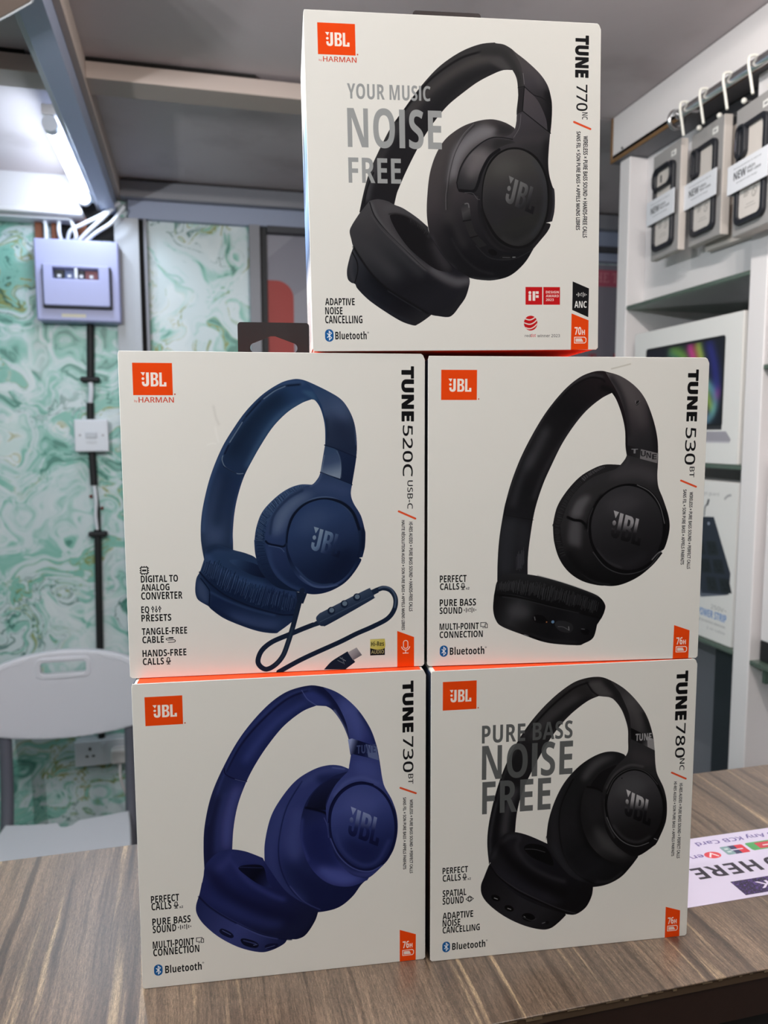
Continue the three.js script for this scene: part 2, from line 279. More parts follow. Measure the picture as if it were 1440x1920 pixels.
  within(D, () => {
    soft([[109.3, 79.1, 118, 76.4, 124.8, 81.9, 119.3, 87, 109.2, 87.3]], '#494847', 3, 0.9);
    soft([[105.1, 98.1, 115.9, 105.5, 113.2, 118.3, 106.4, 113.3]], '#252427', 3, 0.9);
    line([[133.6, 78.5, 139.7, 88.5, 140.8, 101.2, 138.4, 112.8, 132.3, 121.9]], '#35373d', 1.8, 1.2, 0.8);
    line([[131.6, 121.9, 122.7, 126.5, 114.5, 123.4]], '#313031', 2, 1.4);
    line([[102.4, 101.9, 103.2, 91.8, 105.9, 83.2, 110.6, 76.9, 116.3, 73.3, 122.1, 72.2]], '#434143', 0.4, 0.3, 0.6);
  });
  line([[101.7, 107, 105, 118.4, 113.1, 127.9, 124, 130.4, 132.3, 127.7]], '#111114', 1.6, 0.5);
  logo([[118.5, 87.1, 136.7, 94.6, 114.9, 102]], lg([[120, 91.5, 130.2, 106.5]], '#6a6a6b', '#5b5b5c', '#313134', '#121215'));
  // buttons and sockets round the rim
  const keys = path([[89.3, 105.9, 90.3, 104, 92.4, 103, 94.2, 104.6, 95, 108.4, 95.4, 112.8], [90.6, 113.6]]);
  fill(keys, lg([[89, 104, 94.3, 113.4]], '#252427', '#3f3e40', '#18181b')); line([[91.7, 103.7, 93.7, 103.6, 94.2, 105.8]], '#767577', 0.5, 0.2);
  line([[90.6, 113.6, 95.3, 112.9]], '#0a0a0c', 0.6); fill(path([[91.1, 114.1], [95.4, 113.3], [97.6, 119.1, 99.6, 121.6], [94.9, 123]]), '#232224'); line([[94.9, 123, 99.3, 121.8]], '#0a0a0c', 0.5);
  fill(path([[95.6, 123.6], [99.6, 122.2], [105, 127.3], [100.2, 128.7]]), '#1e1e20'); fill(disc([[108.4, 131.3]], 2.9, 1.7, 0.3), '#060609'); fill(path([[112.8, 133.7, 115.2, 133, 119.3, 133.3, 119.6, 134.9, 115.8, 135.6, 113.1, 135.3]]), '#161618'); line([[114.5, 134.2, 118.9, 134.3]], '#49494d', 0.35, 0.05);
  line([[120.6, 134.1, 122.3, 134]], '#a2a2a2', 0.4, 0.15); line([[98.2, 127.4, 105, 133.7, 113.1, 135.6, 122.7, 134.6, 133, 129.6]], '#2b2b2e', 0.4, 0.2);
  // left cup
  const lower = path([[25, 129.7, 22.9, 135.3, 21.2, 142.3, 21.6, 147.3, 23.8, 149.5], [25.8, 150.2, 27.3, 153, 33.7, 159.3, 43.5, 166.1, 52.7, 171.5, 60, 173.9, 62.7, 173.2, 67.4, 170.3, 71.4, 167.3], [57, 148.4], [31.1, 129.6]]);
  fill(lower, lg([[23.2, 136, 63.3, 173.5]], '#2c2d33', '#1b1d24', '#11131b', '#121218', '#202024'));
  within(lower, () => { line([[24.2, 132.8, 23.4, 142.3, 24.8, 148.6]], '#3b3c41', 1.6, 1); line([[37.3, 145.3, 47, 153.6, 59.5, 161.2]], '#03050c', 7, 3); line([[30.6, 155.5, 43.5, 165.1, 58, 172.2]], '#24262e', 1.4, 1); });
  line([[24.6, 132.2, 27.1, 137.2, 27.5, 142.2, 26.5, 146.7, 25.5, 149.5]], '#090a0d', 0.6, 0.1);
  const pad = path([[35.3, 103, 40.2, 102, 46, 103.1, 49.6, 104.9, 55.1, 107, 62.9, 111.9, 69.4, 117.2], [70.7, 121.6, 77.2, 131.7, 84.5, 139.9, 93.9, 145.7], [94.2, 149.5, 91.8, 157.3, 87.7, 163.1, 84.2, 167.4, 80.9, 169.1, 75.5, 168.6], [68.8, 167, 56.9, 159.9, 45.1, 152.9, 36, 144.7, 29.1, 135.3, 25.3, 129, 24.1, 124.7, 23.3, 120.3, 24.9, 116.5, 29.6, 109.6]]);
  fill(pad, lg([[34.9, 104.6, 66.8, 161.2]], '#3f3e41', '#363538', '#2a2a2e', '#1b1c21', '#121218', '#18181e'));
  within(pad, () => {
    line([[26.2, 119, 29.3, 124.6, 39.5, 135.2, 49.2, 144]], '#333337', 7, 3); line([[39.8, 118.2, 52, 131.9, 65.1, 143.9]], '#303034', 4, 2.2);
    line([[36.2, 104.5, 40, 112.6, 48.9, 123.1, 59.9, 134.4, 67.8, 141.3]], '#565558', 1.6, 0.7);
    line([[35.3, 103.9, 38, 111.4, 44.4, 119.4, 54.7, 129.4, 65.2, 139.1, 69.1, 142]], '#121215', 0.6, 0.12); line([[36, 110.8, 41.8, 118.8, 52.1, 128.8, 63.2, 138.8]], '#4c4b4f', 0.3, 0.1, 0.7);
    soft([[38.2, 103.9, 44.7, 103.1, 52.5, 106.8, 64.2, 113.5, 70.7, 119.7, 68.8, 117.8, 59, 110.4, 49.8, 109.3, 46.5, 111.9, 49, 118.7, 60, 131.9, 71.8, 140, 83.8, 147, 93.9, 147, 93.2, 150.8, 83.7, 150.9, 71.7, 144.5, 57.3, 131.9, 44.4, 118.8]], '#424043', 1.3, 0.95);
    line([[71.8, 141.3, 79.8, 145.7, 87.8, 148.3, 93.9, 147.6]], '#57565b', 3, 1.6); line([[44.6, 107.5, 49.2, 106.2, 57.7, 109.2, 65.5, 114.1]], '#4b4a4d', 2.2, 1.4, 0.8);
    line([[91.8, 152.1, 85, 164.4, 78.8, 167.7]], '#1e1e22', 3, 1.6);
  });
  const hole = path([[47.1, 111.9, 49.1, 110.3, 53.1, 110.5, 57.6, 112, 64.2, 116, 70.7, 122.9, 77.2, 132.3, 83.8, 140.6, 81.1, 142.8, 73.8, 141.3, 65.2, 135.6, 57.4, 128.7, 50.9, 120]]);
  fill(hole, '#100f13');
  within(hole, () => { line([[73.3, 126.6, 77.2, 134.9, 81.2, 140.6]], '#363438', 5, 2.4); line([[58.9, 113.6, 65.5, 117.9, 70, 122.9]], '#252427', 1.8, 0.5); });
  line([[46.5, 110.3, 51.1, 109.9, 57.6, 111.7, 64.2, 115.7, 70, 121.6]], '#242325', 0.7, 0.2);
  creases([[58.3, 112.3, 58.9, 114.8, 64.2, 116, 63.5, 119.2, 70.1, 121, 68.7, 122.9]], 12, 0.1, 0.9, '#040406', 0.8, 0.35);
  line([[25.3, 129, 29.1, 135.3, 36, 144.7, 45.1, 152.9, 56.9, 159.9, 68.8, 167]], '#08090c', 0.9, 0.25);
  line([[45, 153.9, 54.2, 159.6, 64.8, 165.7]], '#26262b', 0.5, 0.2);
  // words
  const grey = '#9b9d9d';
  words('YOUR MUSIC', [[23.7, 38.6, 72, 46.8]], grey); words('NOISE', [[23.4, 52, 78.5, 73.3]], grey); words('FREE', [[23.4, 79.1, 54.1, 93.1]], grey);
  title([[159.1, 7.4, 166.6, 30.5]], '770', [[159.7, 34.6, 166.3, 49.4]], 'NC', [[163.2, 50.2, 166.6, 54.2]], [[158.3, 55.8, 168.4, 59.5]], 'WIRELESS × PURE BASS SOUND × HANDS-FREE CALLS', [[164.3, 63.6, 166.7, 122.2]], 'SANS FIL × SON PURE BASS × APPELS MAINS LIBRES', [[160, 61.1, 162.3, 117.8]]);
  words('ADAPTIVE', [[8, 158.3, 25.3, 162.3]], INK); words('NOISE', [[7.9, 163.3, 18, 167.5]], INK); words('CANCELLING', [[7.7, 168.3, 29.6, 172.6]], INK);
  bluetooth([[9.9, 179.6]], [[13.4, 177.6, 31.9, 181.9]]);
  const red = '#c8181e', [ix, iy, jx, jy] = [[128.6, 151.4, 139, 161.8]].flat(), w = jx - ix, h = jy - iy;
  g.fillStyle = red; g.fillRect(ix, iy, w, h); g.fillRect(ix + w + 0.7, iy, w, h);
  g.fillStyle = '#f6e9e4'; g.beginPath(); g.arc(ix + w * 0.26, iy + h * 0.32, w * 0.09, 0, 7); g.fill(); g.fillRect(ix + w * 0.18, iy + h * 0.42, w * 0.16, h * 0.36);
  g.fillRect(ix + w * 0.42, iy + h * 0.24, w * 0.16, h * 0.54); g.fillRect(ix + w * 0.61, iy + h * 0.24, w * 0.18, h * 0.15); g.fillRect(ix + w * 0.61, iy + h * 0.46, w * 0.18, h * 0.15);
  ['DESIGN', 'AWARD', '2023'].forEach((s, i) => words(s, [[ix + w * 1.22, iy + h * (0.22 + i * 0.215), ix + w * (i === 2 ? 1.7 : 2), iy + h * (0.36 + i * 0.215)]], '#f6dcd6'));
  const ball = disc([[131.8, 172.7]], 4.2, 4.4, 0); fill(ball, red);
  within(ball, () => { for (let i = -1; i < 2; i++) line([[126.5, 172, 130.8, 173.4, 134, 172.3, 137.4, 169]].map((s) => s.map((v, k) => (k % 2 ? v + i * 2.6 : v))), '#eadfd6', 0.75); });
  words('red', [[128.2, 179.4, 131.7, 181]], '#4a4646', { weight: 'normal' }); words('dot', [[131.8, 179.1, 135, 181]], red, { weight: 'normal' }); words('winner 2023', [[136, 179.4, 150.2, 181.1]], '#3a3838', { weight: 'normal' });
  fill(path([[158.1, 148], [168.4, 152.1], [168.1, 169.2], [157.9, 164.9]]), '#19191b'); wave(...[[160.7, 155.8]].flat(), 3.4, '#f0eeea'); words('ANC', [[159.3, 159.6, 167.1, 163.6]], '#f4f2ee');
  hours([[157.5, 167, 168.3, 171.1, 168.2, 188.5, 157.2, 188.8]], '70');
}

function printB() {
  badge([[7.8, 6.7, 29.9, 25]], true);
  // dents in the card, their light and dark sides drawn into the colour
  line([[52.6, 31, 53.8, 37.5, 55.5, 41.9]], '#c9c7bf', 0.8, 0.5, 0.6); line([[53.3, 43.4, 54.3, 49.2, 55.3, 52.1]], '#f4f2ec', 0.8, 0.5, 0.6); line([[48.4, 53.6, 51.3, 52.6, 53.5, 53]], '#f4f2ec', 0.6, 0.3, 0.6);
  const band = path([[44.9, 121.1, 43.4, 109, 44.1, 95.6, 47, 81.6, 50.9, 69, 57, 55.1, 63.8, 44.1, 71.3, 33.9, 80.9, 24.4, 91.2, 17.8, 98.6, 15.5, 103.7, 15.6, 109.6, 17.7, 120.7, 23.1, 127.3, 27.5, 131.8, 33.8, 134.7, 41.3, 136, 51, 135.7, 61.5, 133, 77.7], [114.2, 70.1], [116.5, 59.9, 117.3, 49.4, 116.8, 40.5, 114.6, 32.4, 111.7, 27.9, 109.5, 27.1], [103.5, 29.4, 95.3, 34.6, 87.1, 42.7, 80.4, 52.3, 74.3, 62.6, 69, 72.9, 65.1, 84.8, 63, 95.2, 62, 105.7, 62, 110.9, 61.9, 116.2]]);
  fill(band, lg([[45.7, 103.9, 113.2, 22.8]], '#21304b', '#1b2b49', '#192b48', '#1c3455', '#20375b'));
  within(band, () => {
    line([[91.1, 26.5, 82.2, 32.4, 71, 45.6, 63.5, 58.1]], '#0e1d33', 8, 3.5); line([[105.8, 27.9, 95.4, 33.1, 86.4, 41.2, 78.9, 52.2, 71.3, 66.3]], '#395373', 2.6, 1.4, 0.9);
    line([[44.9, 103.9, 46.4, 87.5, 50.8, 71.2, 58.5, 55.1, 70.5, 37.5, 83.8, 24, 95.6, 17.7, 104.4, 17.3]], '#30466a', 2.6, 1);
    line([[61.4, 53.6, 68.9, 40.5, 79.4, 28, 91.2, 20.3, 102.9, 18.4]], '#14243f', 1.2, 0.4);
    line([[61.4, 52.2, 68.9, 40.5]], '#788a9c', 0.6, 0.15, 0.8); line([[81.6, 26.9, 88.2, 22.2, 94.1, 19.6]], '#708399', 0.6, 0.15, 0.8); line([[58.4, 58.8, 60.7, 54]], '#091329', 0.9, 0.2); line([[71.2, 37.2, 79.7, 28]], '#09162b', 0.7, 0.2); line([[95.6, 19.2, 102.2, 18.6]], '#09162b', 0.7, 0.2);
    soft([[46.2, 111.4, 45.8, 100.1, 49.8, 85.3, 53.7, 74.2, 58.1, 71.3, 56.9, 89.1, 56.4, 110.1]], '#39496a', 2.6, 0.75); line([[53, 99.5, 55.6, 85.4, 59.5, 71.3]], '#0e1b35', 5, 2.6, 0.8); line([[61.5, 111.7, 62.2, 100.4, 64.3, 87.7, 69, 73.7]], '#314368', 1.4, 0.8);
    soft([[103.6, 22.1, 110.3, 22.8, 112.4, 28.7, 108, 25.7]], '#304d6d', 0.8, 0.9);
  });
  line([[57.3, 59.9, 56.8, 62.4, 58.2, 66.1, 61.1, 68.4, 65.4, 70.5, 68.9, 70.5]], '#93a2aa', 0.4, 0.12, 0.75); line([[57.5, 66.1, 61.1, 68.5, 64.7, 70.3]], '#0d1930', 0.5, 0.1);
  const arm = path([[104.4, 15.8, 109.6, 17.7, 120.7, 23.1, 127.3, 27.5, 131.8, 33.8, 134.7, 41.3, 136, 51, 135.7, 61.5, 133, 77.7], [114.2, 70.1], [116.5, 59.9, 118, 49.4, 117.6, 40.5, 115.4, 30.9, 111.7, 23.5, 108.1, 18.4]]);
  fill(arm, lg([[113.3, 20.6, 127, 71.2]], '#283e5f', '#374765', '#27334b', '#1a253e', '#212f4f'));
  within(arm, () => { soft([[122.8, 27.2, 129.5, 33.8, 131, 42, 125, 39]], '#465676', 2.6, 0.85); line([[117.5, 39, 118.2, 49.4]], '#131f36', 2, 1); soft([[120.5, 39, 131.7, 40.5, 134.7, 52.5, 124.1, 52.4]], '#1c263e', 3, 0.8); line([[135.1, 41.3, 135.8, 54]], '#495c7b', 0.6, 0.4); });
  const plate = path([[117.1, 54], [135.5, 61.2], [133, 77.7], [114.2, 70.1]]);
  fill(plate, lg([[117.3, 55.4, 131.5, 75.1]], '#1c2b49', '#15223f', '#101c37'));
  within(plate, () => { fill(path([[117.1, 54], [123.3, 56.5, 125.7, 61.4, 126.7, 67.5, 126, 74.2], [114.2, 70.1]]), lg([[118.8, 56.9, 122.4, 71.9]], '#2e415f', '#394968', '#76859a')); line([[124.1, 57.3, 126.3, 63.3, 126.5, 73.5]], '#6e8095', 0.4, 0.2, 0.6); });
  line([[116.8, 54, 122.6, 55.8], [135.6, 61.3]], '#0e1930', 0.6); line([[114.2, 70.2], [133, 77.9]], '#0e1930', 0.7); line([[116.7, 59.9, 114.9, 69.6]], '#8695a5', 0.3, 0.1, 0.7);
  // left cup
  const lcup = path([[45.9, 115.1, 53.3, 113, 62, 115.8, 70.1, 118.3, 75.9, 121.9, 81.7, 132.7, 99.6, 142.4], [100.7, 144.8, 98.6, 155.6, 96.3, 160.2, 88.6, 166, 85.6, 167.3, 76.6, 165.9, 66.9, 162.4, 55.9, 157.2, 48.7, 151.6, 46.9, 149.4], [41.5, 145.9, 39.7, 142.9, 39.3, 138.4, 40.2, 132.3, 42.5, 128, 44.9, 121.1]]);
  fill(lcup, lg([[49.5, 118.2, 70.6, 166.3]], '#2e405f', '#20304f', '#12203f', '#182646', '#1c2b4b'));
  within(lcup, () => {
    soft([[45.8, 118.1, 58.3, 116.1, 75.9, 121.9, 78, 128, 65.5, 123.1, 58.9, 122.2, 65.4, 129.2, 80.1, 135.7, 75.5, 141.7, 56.5, 132]], '#213556', 1.6, 0.9); line([[46.6, 117.4, 51.5, 125.8, 63.8, 133, 80.1, 138, 99.5, 144]], '#364d76', 2, 1.2, 0.6);
    line([[46.2, 133.2, 56.3, 141.1, 69.5, 147.7, 84.3, 152, 97.9, 153.2]], '#0d1a35', 7, 2.6, 0.8);
    soft([[41.1, 133.1, 46.1, 137.8, 46.5, 147.7, 40.8, 143]], '#384767', 1.2, 0.8); soft([[58.2, 153.5, 75.2, 157.9, 90.2, 160.8, 81.1, 165.1, 63.3, 159.8]], '#314165', 2.4, 0.9);
    line([[48.7, 150.8, 66.9, 161.5, 85.6, 166.4]], '#0e1b37', 1.4, 0.8);
  });
  fill(path([[59.7, 122.6, 64.1, 121.6, 70, 122.9, 76.6, 125.7, 81.7, 132.7, 75.7, 132.2, 68.4, 128.9]]), lg([[62.6, 122.3, 78.7, 132.6]], '#283d5e', '#13213d', '#091329'));
  creases([[45.7, 121.9, 43.4, 128.6, 53.1, 121.3, 49.1, 135.6, 61, 127.6, 56.3, 141.1, 69.8, 133.9, 65.8, 146, 80.1, 138, 76.1, 151, 90.5, 140.6, 87.3, 154.4, 98.8, 144, 97.1, 155.5]], 90, 0.08, 0.95, '#43567a', 0.6, 0.28); creases([[45.7, 121.9, 43.4, 128.6, 53.1, 121.3, 49.1, 135.6, 61, 127.6, 56.3, 141.1, 69.8, 133.9, 65.8, 146, 80.1, 138, 76.1, 151, 90.5, 140.6, 87.3, 154.4, 98.8, 144, 97.1, 155.5]], 70, 0.0, 1, '#09142d', 0.7, 0.35);
  line([[42.2, 128.7, 47.6, 135.2, 56.2, 142.7, 67.2, 148.5, 78.3, 152.7, 89.5, 155.9, 97.1, 156.3]], '#091329', 0.9, 0.15); line([[42.6, 132.4, 46.4, 137.8, 47.6, 140.9, 47.1, 149.3]], '#09142b', 0.7, 0.1); line([[48.2, 140.9, 58.4, 146.6, 72.4, 152.4, 85.8, 156.3]], '#2c3f63', 0.9, 0.5);
  soft([[45.9, 115.1, 51.1, 112.6, 59.1, 114.3, 61.3, 116.2, 52.5, 115.3, 46.6, 118.1]], '#13223d', 1, 0.8);
  // right cup: ribbed cushion, housing, disc
  fill(path([[109.2, 77.6, 102.1, 77.4, 94.7, 79.9, 87.2, 85.1, 79.6, 93.2, 75.9, 102.2, 74.5, 110.5, 74.4, 110.4, 74.9, 118.8, 77.3, 128, 82.4, 135, 89.1, 139.8, 101.1, 142.5], [108.9, 119.6], [101.9, 85.2]]), lg([[83.2, 88.7, 86.1, 139]], '#374c6e', '#273b5c', '#192846', '#0e1b33'));
  creases([[105.1, 77.2, 104.3, 79.7, 94.7, 79.8, 96.9, 82.2, 85.7, 86.2, 88.5, 90.4, 78.8, 94.3, 83.2, 98.6, 75.3, 103.7, 80.8, 107.6, 74.4, 110.4, 81, 111.3, 75.9, 123.4, 82.6, 122, 80.2, 131.9, 87.7, 132.1, 89.1, 139.4, 92.8, 137.6]], 110, 0.05, 0.95, '#0e1b37', 0.75, 0.3); creases([[105.1, 77.2, 104.3, 79.7, 94.7, 79.8, 96.9, 82.2, 85.7, 86.2, 88.5, 90.4, 78.8, 94.3, 83.2, 98.6, 75.3, 103.7, 80.8, 107.6, 74.4, 110.4, 81, 111.3]], 60, 0.05, 0.8, '#5d728e', 0.5, 0.22);
  const house = path([[105.5, 78.2, 109.6, 77.2, 112.9, 73.4, 114.2, 70.2], [133, 77.9], [132.3, 83.4, 133.8, 88.8, 138.2, 96.5, 140.5, 104.9, 141, 108, 140.6, 115.7, 139.1, 122], [136.8, 122.4], [138.3, 124, 134, 131.2, 127.8, 137.8, 118.6, 142.6, 109.4, 144.1, 101.1, 142.1, 93.6, 138.4, 86.2, 131.3, 81.9, 120.5, 80.8, 109.8, 82.4, 100.8, 88.5, 90.4, 96.1, 82.9]]);
  fill(house, lg([[86.9, 92.5, 108.7, 142.7]], '#2a3b5c', '#26365b', '#202e52', '#162444', '#101f3f'));
  within(house, () => {
    soft([[92.3, 88.9, 99.8, 83.7, 109.6, 82.4, 105, 86.8, 96.7, 94.3, 91.3, 104.8, 85.3, 106.9, 87, 95.6]], '#566582', 2.2, 0.85); soft([[112.6, 74.9, 130.7, 79.6, 129.9, 84.9, 118.6, 81.7, 109.6, 81.6]], '#334468', 2, 0.7);
    line([[83.8, 106.9, 86.2, 95.6, 94.6, 85.9, 103.6, 80.8]], '#182644', 1, 0.5); line([[82.7, 115.9, 84.8, 126.7, 92.9, 136.9, 103.4, 141.8]], '#2b3d62', 2, 1); line([[139.5, 104.9, 139.4, 117.2]], '#0a152c', 2.2, 0.8);
    soft([[101.1, 139.4, 122.4, 138.5, 134, 127.9, 137.9, 124.1, 130.9, 136.4, 116.3, 142.9]], '#0e1a37', 1.6, 0.9);
    line([[114.9, 70.4, 112.6, 75.6, 108.1, 78.6]], '#48597a', 0.8, 0.4, 0.8);
  });
  line([[81.2, 111, 82.8, 112.5, 88, 113.8, 92.1, 114.2, 94, 110.1, 94.9, 102.5]], '#060e22', 1.1, 0.15); line([[82.8, 113.7, 89.5, 115.2, 92, 117.7]], '#4b5f81', 0.4, 0.15, 0.8);
  const R = path([[93, 116.2, 93.3, 105.5, 96.5, 96.5, 101.8, 89.8, 109.3, 85.7, 117.6, 84.7, 125.2, 86.7, 131.9, 92.1, 136.5, 100.2, 138.3, 110.2, 137.9, 119.5, 134.8, 127.9, 129.3, 134.8, 122.4, 139.2, 114, 140.4, 106.4, 138.4, 99.7, 133.2, 95.3, 125.4]]);
  fill(R, lg([[109.3, 85.3, 108.7, 139.6]], '#465878', '#1a2846', '#0d1933', '#304168'));
  line([[94, 111.6, 96.4, 98.7, 102.5, 90.9, 110.1, 87.2, 118.4, 86.4, 126.7, 88.6, 133.5, 94.8, 137.2, 104.8]], '#071023', 1.8, 0.2);
  const D = path([[94, 113.1, 95.2, 104, 98.7, 95.8, 104.8, 89.8, 112.3, 86.9, 119.1, 86.8, 125.9, 89.4, 131.9, 95.2, 135.7, 103.3, 137, 112.5, 135.7, 121.8, 132.1, 129.4, 126.3, 135.5, 118.6, 138.7, 111, 138.1, 104.2, 134.5, 98.3, 127, 95, 119.3]]);
  fill(D, lg([[101.8, 89, 120.1, 139.2]], '#22355b', '#27395e', '#202f51', '#13203d', '#0e1a35'));
  within(D, () => { soft([[101.7, 95.1, 113, 90.7, 120.5, 96.9, 109.1, 105.8, 100.1, 105.6]], '#324468', 3.2, 0.9); soft([[128, 117, 134.8, 121.7, 124, 135.4, 112.5, 135.1]], '#0c1630', 3, 0.8); line([[98.3, 127, 105.7, 134.9, 113.3, 138.2, 120.9, 138]], '#394d73', 0.6, 0.4); });
  logo([[109.9, 102.6, 127.9, 108.6, 106.7, 116.5]], lg([[112.1, 106.6, 124.1, 119.9]], '#788a9f', '#5b7190', '#202e4f', '#0d162e'));
  line([[101.2, 132.5, 108.7, 138.8, 115.5, 140, 123.9, 138.9]], '#56698b', 0.5, 0.3, 0.8);
  // cable, remote and plug
  const dark = '#152136';
  line([[102.4, 141.4, 99.5, 152.6, 96.3, 164.1, 93.5, 173, 90.3, 181.2, 85.6, 186.8, 80.2, 189.4, 76.2, 187.1, 75.2, 183.3, 77.7, 177.5, 83.8, 172.6, 93.9, 168.5, 102.6, 165.1, 108.7, 162.9]], dark, 3.0); line([[96.3, 164.1, 93.5, 173, 90.3, 181.2, 85.6, 186.8]], '#304051', 0.7, 0.4);
  line([[146.9, 143, 151.7, 141.5, 156.5, 143.3, 159.3, 148.3, 158.6, 154.9, 154.4, 160.6, 145.5, 165.2, 135.2, 169.4, 124.9, 174.2, 111.2, 179.9, 99.7, 185, 87.5, 191.4]], dark, 2.9); line([[149, 141.6, 152.4, 140.8, 156.5, 142.3, 159.4, 147.6, 158.9, 153.8]], '#50617a', 0.9, 0.35);
  fill(path([[98.6, 142.3], [105.3, 143.3], [102.9, 149.6], [99.5, 149.1]]), '#131f35');
  fill(path([[107.4, 162.5], [110.8, 160.5], [112.6, 163.3], [108.8, 164.4]]), '#1a273d'); fill(path([[144.2, 142.6], [147.6, 141.1], [149, 144.1], [144.9, 146.1]]), '#1a273d');
  const rem = path([[110.5, 159.1, 112.2, 156.4, 116.2, 154.2, 140.8, 142.3, 143.8, 141.9, 145, 144, 146.1, 146.8, 144.2, 148.8, 118.9, 162.5, 114.8, 163.9, 112.4, 163]]);
  fill(rem, lg([[125.8, 148.6, 129.8, 157]], '#394960', '#2a3850', '#18253d')); line([[112.8, 161.3, 145.5, 146.1]], '#56657b', 0.3, 0.15, 0.7);
  for (const q of [[[119.8, 154.6]], [[127.8, 150.7]], [[135.5, 146.7]]]) { fill(disc(q, 2.3, 2.4, 0), '#121d33'); fill(disc([[q[0][0] + 0.25, q[0][1] - 0.35]], 1.5, 1.5, 0), '#617386'); }
  fill(path([[115, 191.1, 119.3, 186.5, 124.1, 183.4], [129.5, 180.3], [134.2, 187.2], [128.1, 191.6]]), '#132033'); line([[124.8, 184.1, 128.2, 186.2]], '#84939a', 0.4); line([[123.4, 185.7, 126.8, 187.6]], '#687782', 0.4); line([[126.2, 184, 127.5, 188.3]], '#556471', 0.4);
  fill(path([[129.7, 181], [135.1, 178.1], [138.4, 183], [132.9, 186.1]]), lg([[131.7, 179.4, 136.4, 185.2]], '#a9a8ac', '#8b8a90', '#5e5d64'));
  // words
  g.strokeStyle = INK; g.lineWidth = 0.5; const [cx, cy] = [[10.4, 126.8]].flat(); g.strokeRect(cx - 1.9, cy - 1.9, 3.8, 3.8); for (let i = -1; i < 2; i++) { g.fillStyle = INK; for (const s of [-2.6, 2]) { g.fillRect(cx + i * 1.3 - 0.25, cy + s, 0.5, 0.7); g.fillRect(cx + s, cy + i * 1.3 - 0.25, 0.7, 0.5); } } g.fillRect(cx - 1.2, cy - 0.5, 2.4, 1);
  words('DIGITAL TO', [[8.3, 129.8, 29.5, 134]], INK); words('ANALOG', [[8.3, 135, 24.5, 139]], INK); words('CONVERTER', [[8.1, 140, 31.8, 144.3]], INK);
  words('EQ', [[7.9, 148.3, 12.5, 152.3]], INK); words('PRESETS', [[7.8, 153.2, 25, 157.4]], INK); words('TANGLE-FREE', [[7.8, 161.4, 33.9, 165.5]], INK); words('CABLE', [[7.9, 166.4, 20.3, 170.5]], INK); words('HANDS-FREE', [[7.7, 174.6, 33.1, 178.8]], INK); words('CALLS', [[7.7, 179.7, 19.9, 183.8]], INK);
  for (const q of [[[14.5, 149.6]], [[16.5, 150.9]], [[18.5, 149.7]]]) { const [x, y] = q.flat(), [, my] = [[16.5, 150.2]].flat(); g.strokeStyle = INK; g.lineWidth = 0.45; g.beginPath(); g.moveTo(x, my - 2); g.lineTo(x, my + 2); g.stroke(); g.beginPath(); g.arc(x, y, 0.6, 0, 7); g.fillStyle = PAPER; g.fill(); g.stroke(); }
  line([[25.3, 167.9, 23.6, 167.9, 22.1, 168, 21.6, 168.4, 22.2, 169, 25.2, 169, 26.5, 169.1, 26.9, 169.8, 26.1, 170.4, 22.8, 170.4]], INK, 0.38); line([[23.4, 167.8, 25.5, 167.8]], INK, 0.8);
  { const [x, y] = [[22.5, 181.7]].flat(); mic(x, y, 4, INK); }
  title([[163.5, 7.8, 170.3, 39.8]], '520C', [[164, 42.5, 169.9, 73.3]], 'USB-C', [[166.7, 75.7, 169.9, 93]], [[161.4, 94.4, 171.6, 99]], 'HI-RES AUDIO × PURE BASS SOUND × HANDS-FREE CALLS', [[167.9, 101, 169.9, 156.5]], 'HAUTE RÉSOLUTION AUDIO × SON PURE BASS × APPELS MAINS LIBRES', [[163.3, 99.9, 165.1, 168.2]]);
  const [hx, hy, kx, ky] = [[143.5, 173.3, 152.6, 183.5]].flat(); g.fillStyle = '#17171a'; g.fillRect(hx, hy, kx - hx, ky - hy); fill(path([[hx, hy], [kx, hy], [kx, hy + (ky - hy) * 0.55, (hx + kx) / 2, hy + (ky - hy) * 0.66, hx, hy + (ky - hy) * 0.55]]), lg([[hx, hy, kx, ky]], '#d8cf7c', '#b9a941'));
  words('Hi-Res', [[hx + 0.6, hy + 1.6, kx - 0.5, hy + 4.4]], '#2b2a1c'); words('AUDIO', [[hx + 0.7, ky - 3.2, kx - 0.6, ky - 1]], '#d3c98a', { weight: 'normal' });
  hours([[160.4, 168.7, 170.9, 172.9, 170.9, 191.8, 160.4, 191.6]], '');
}

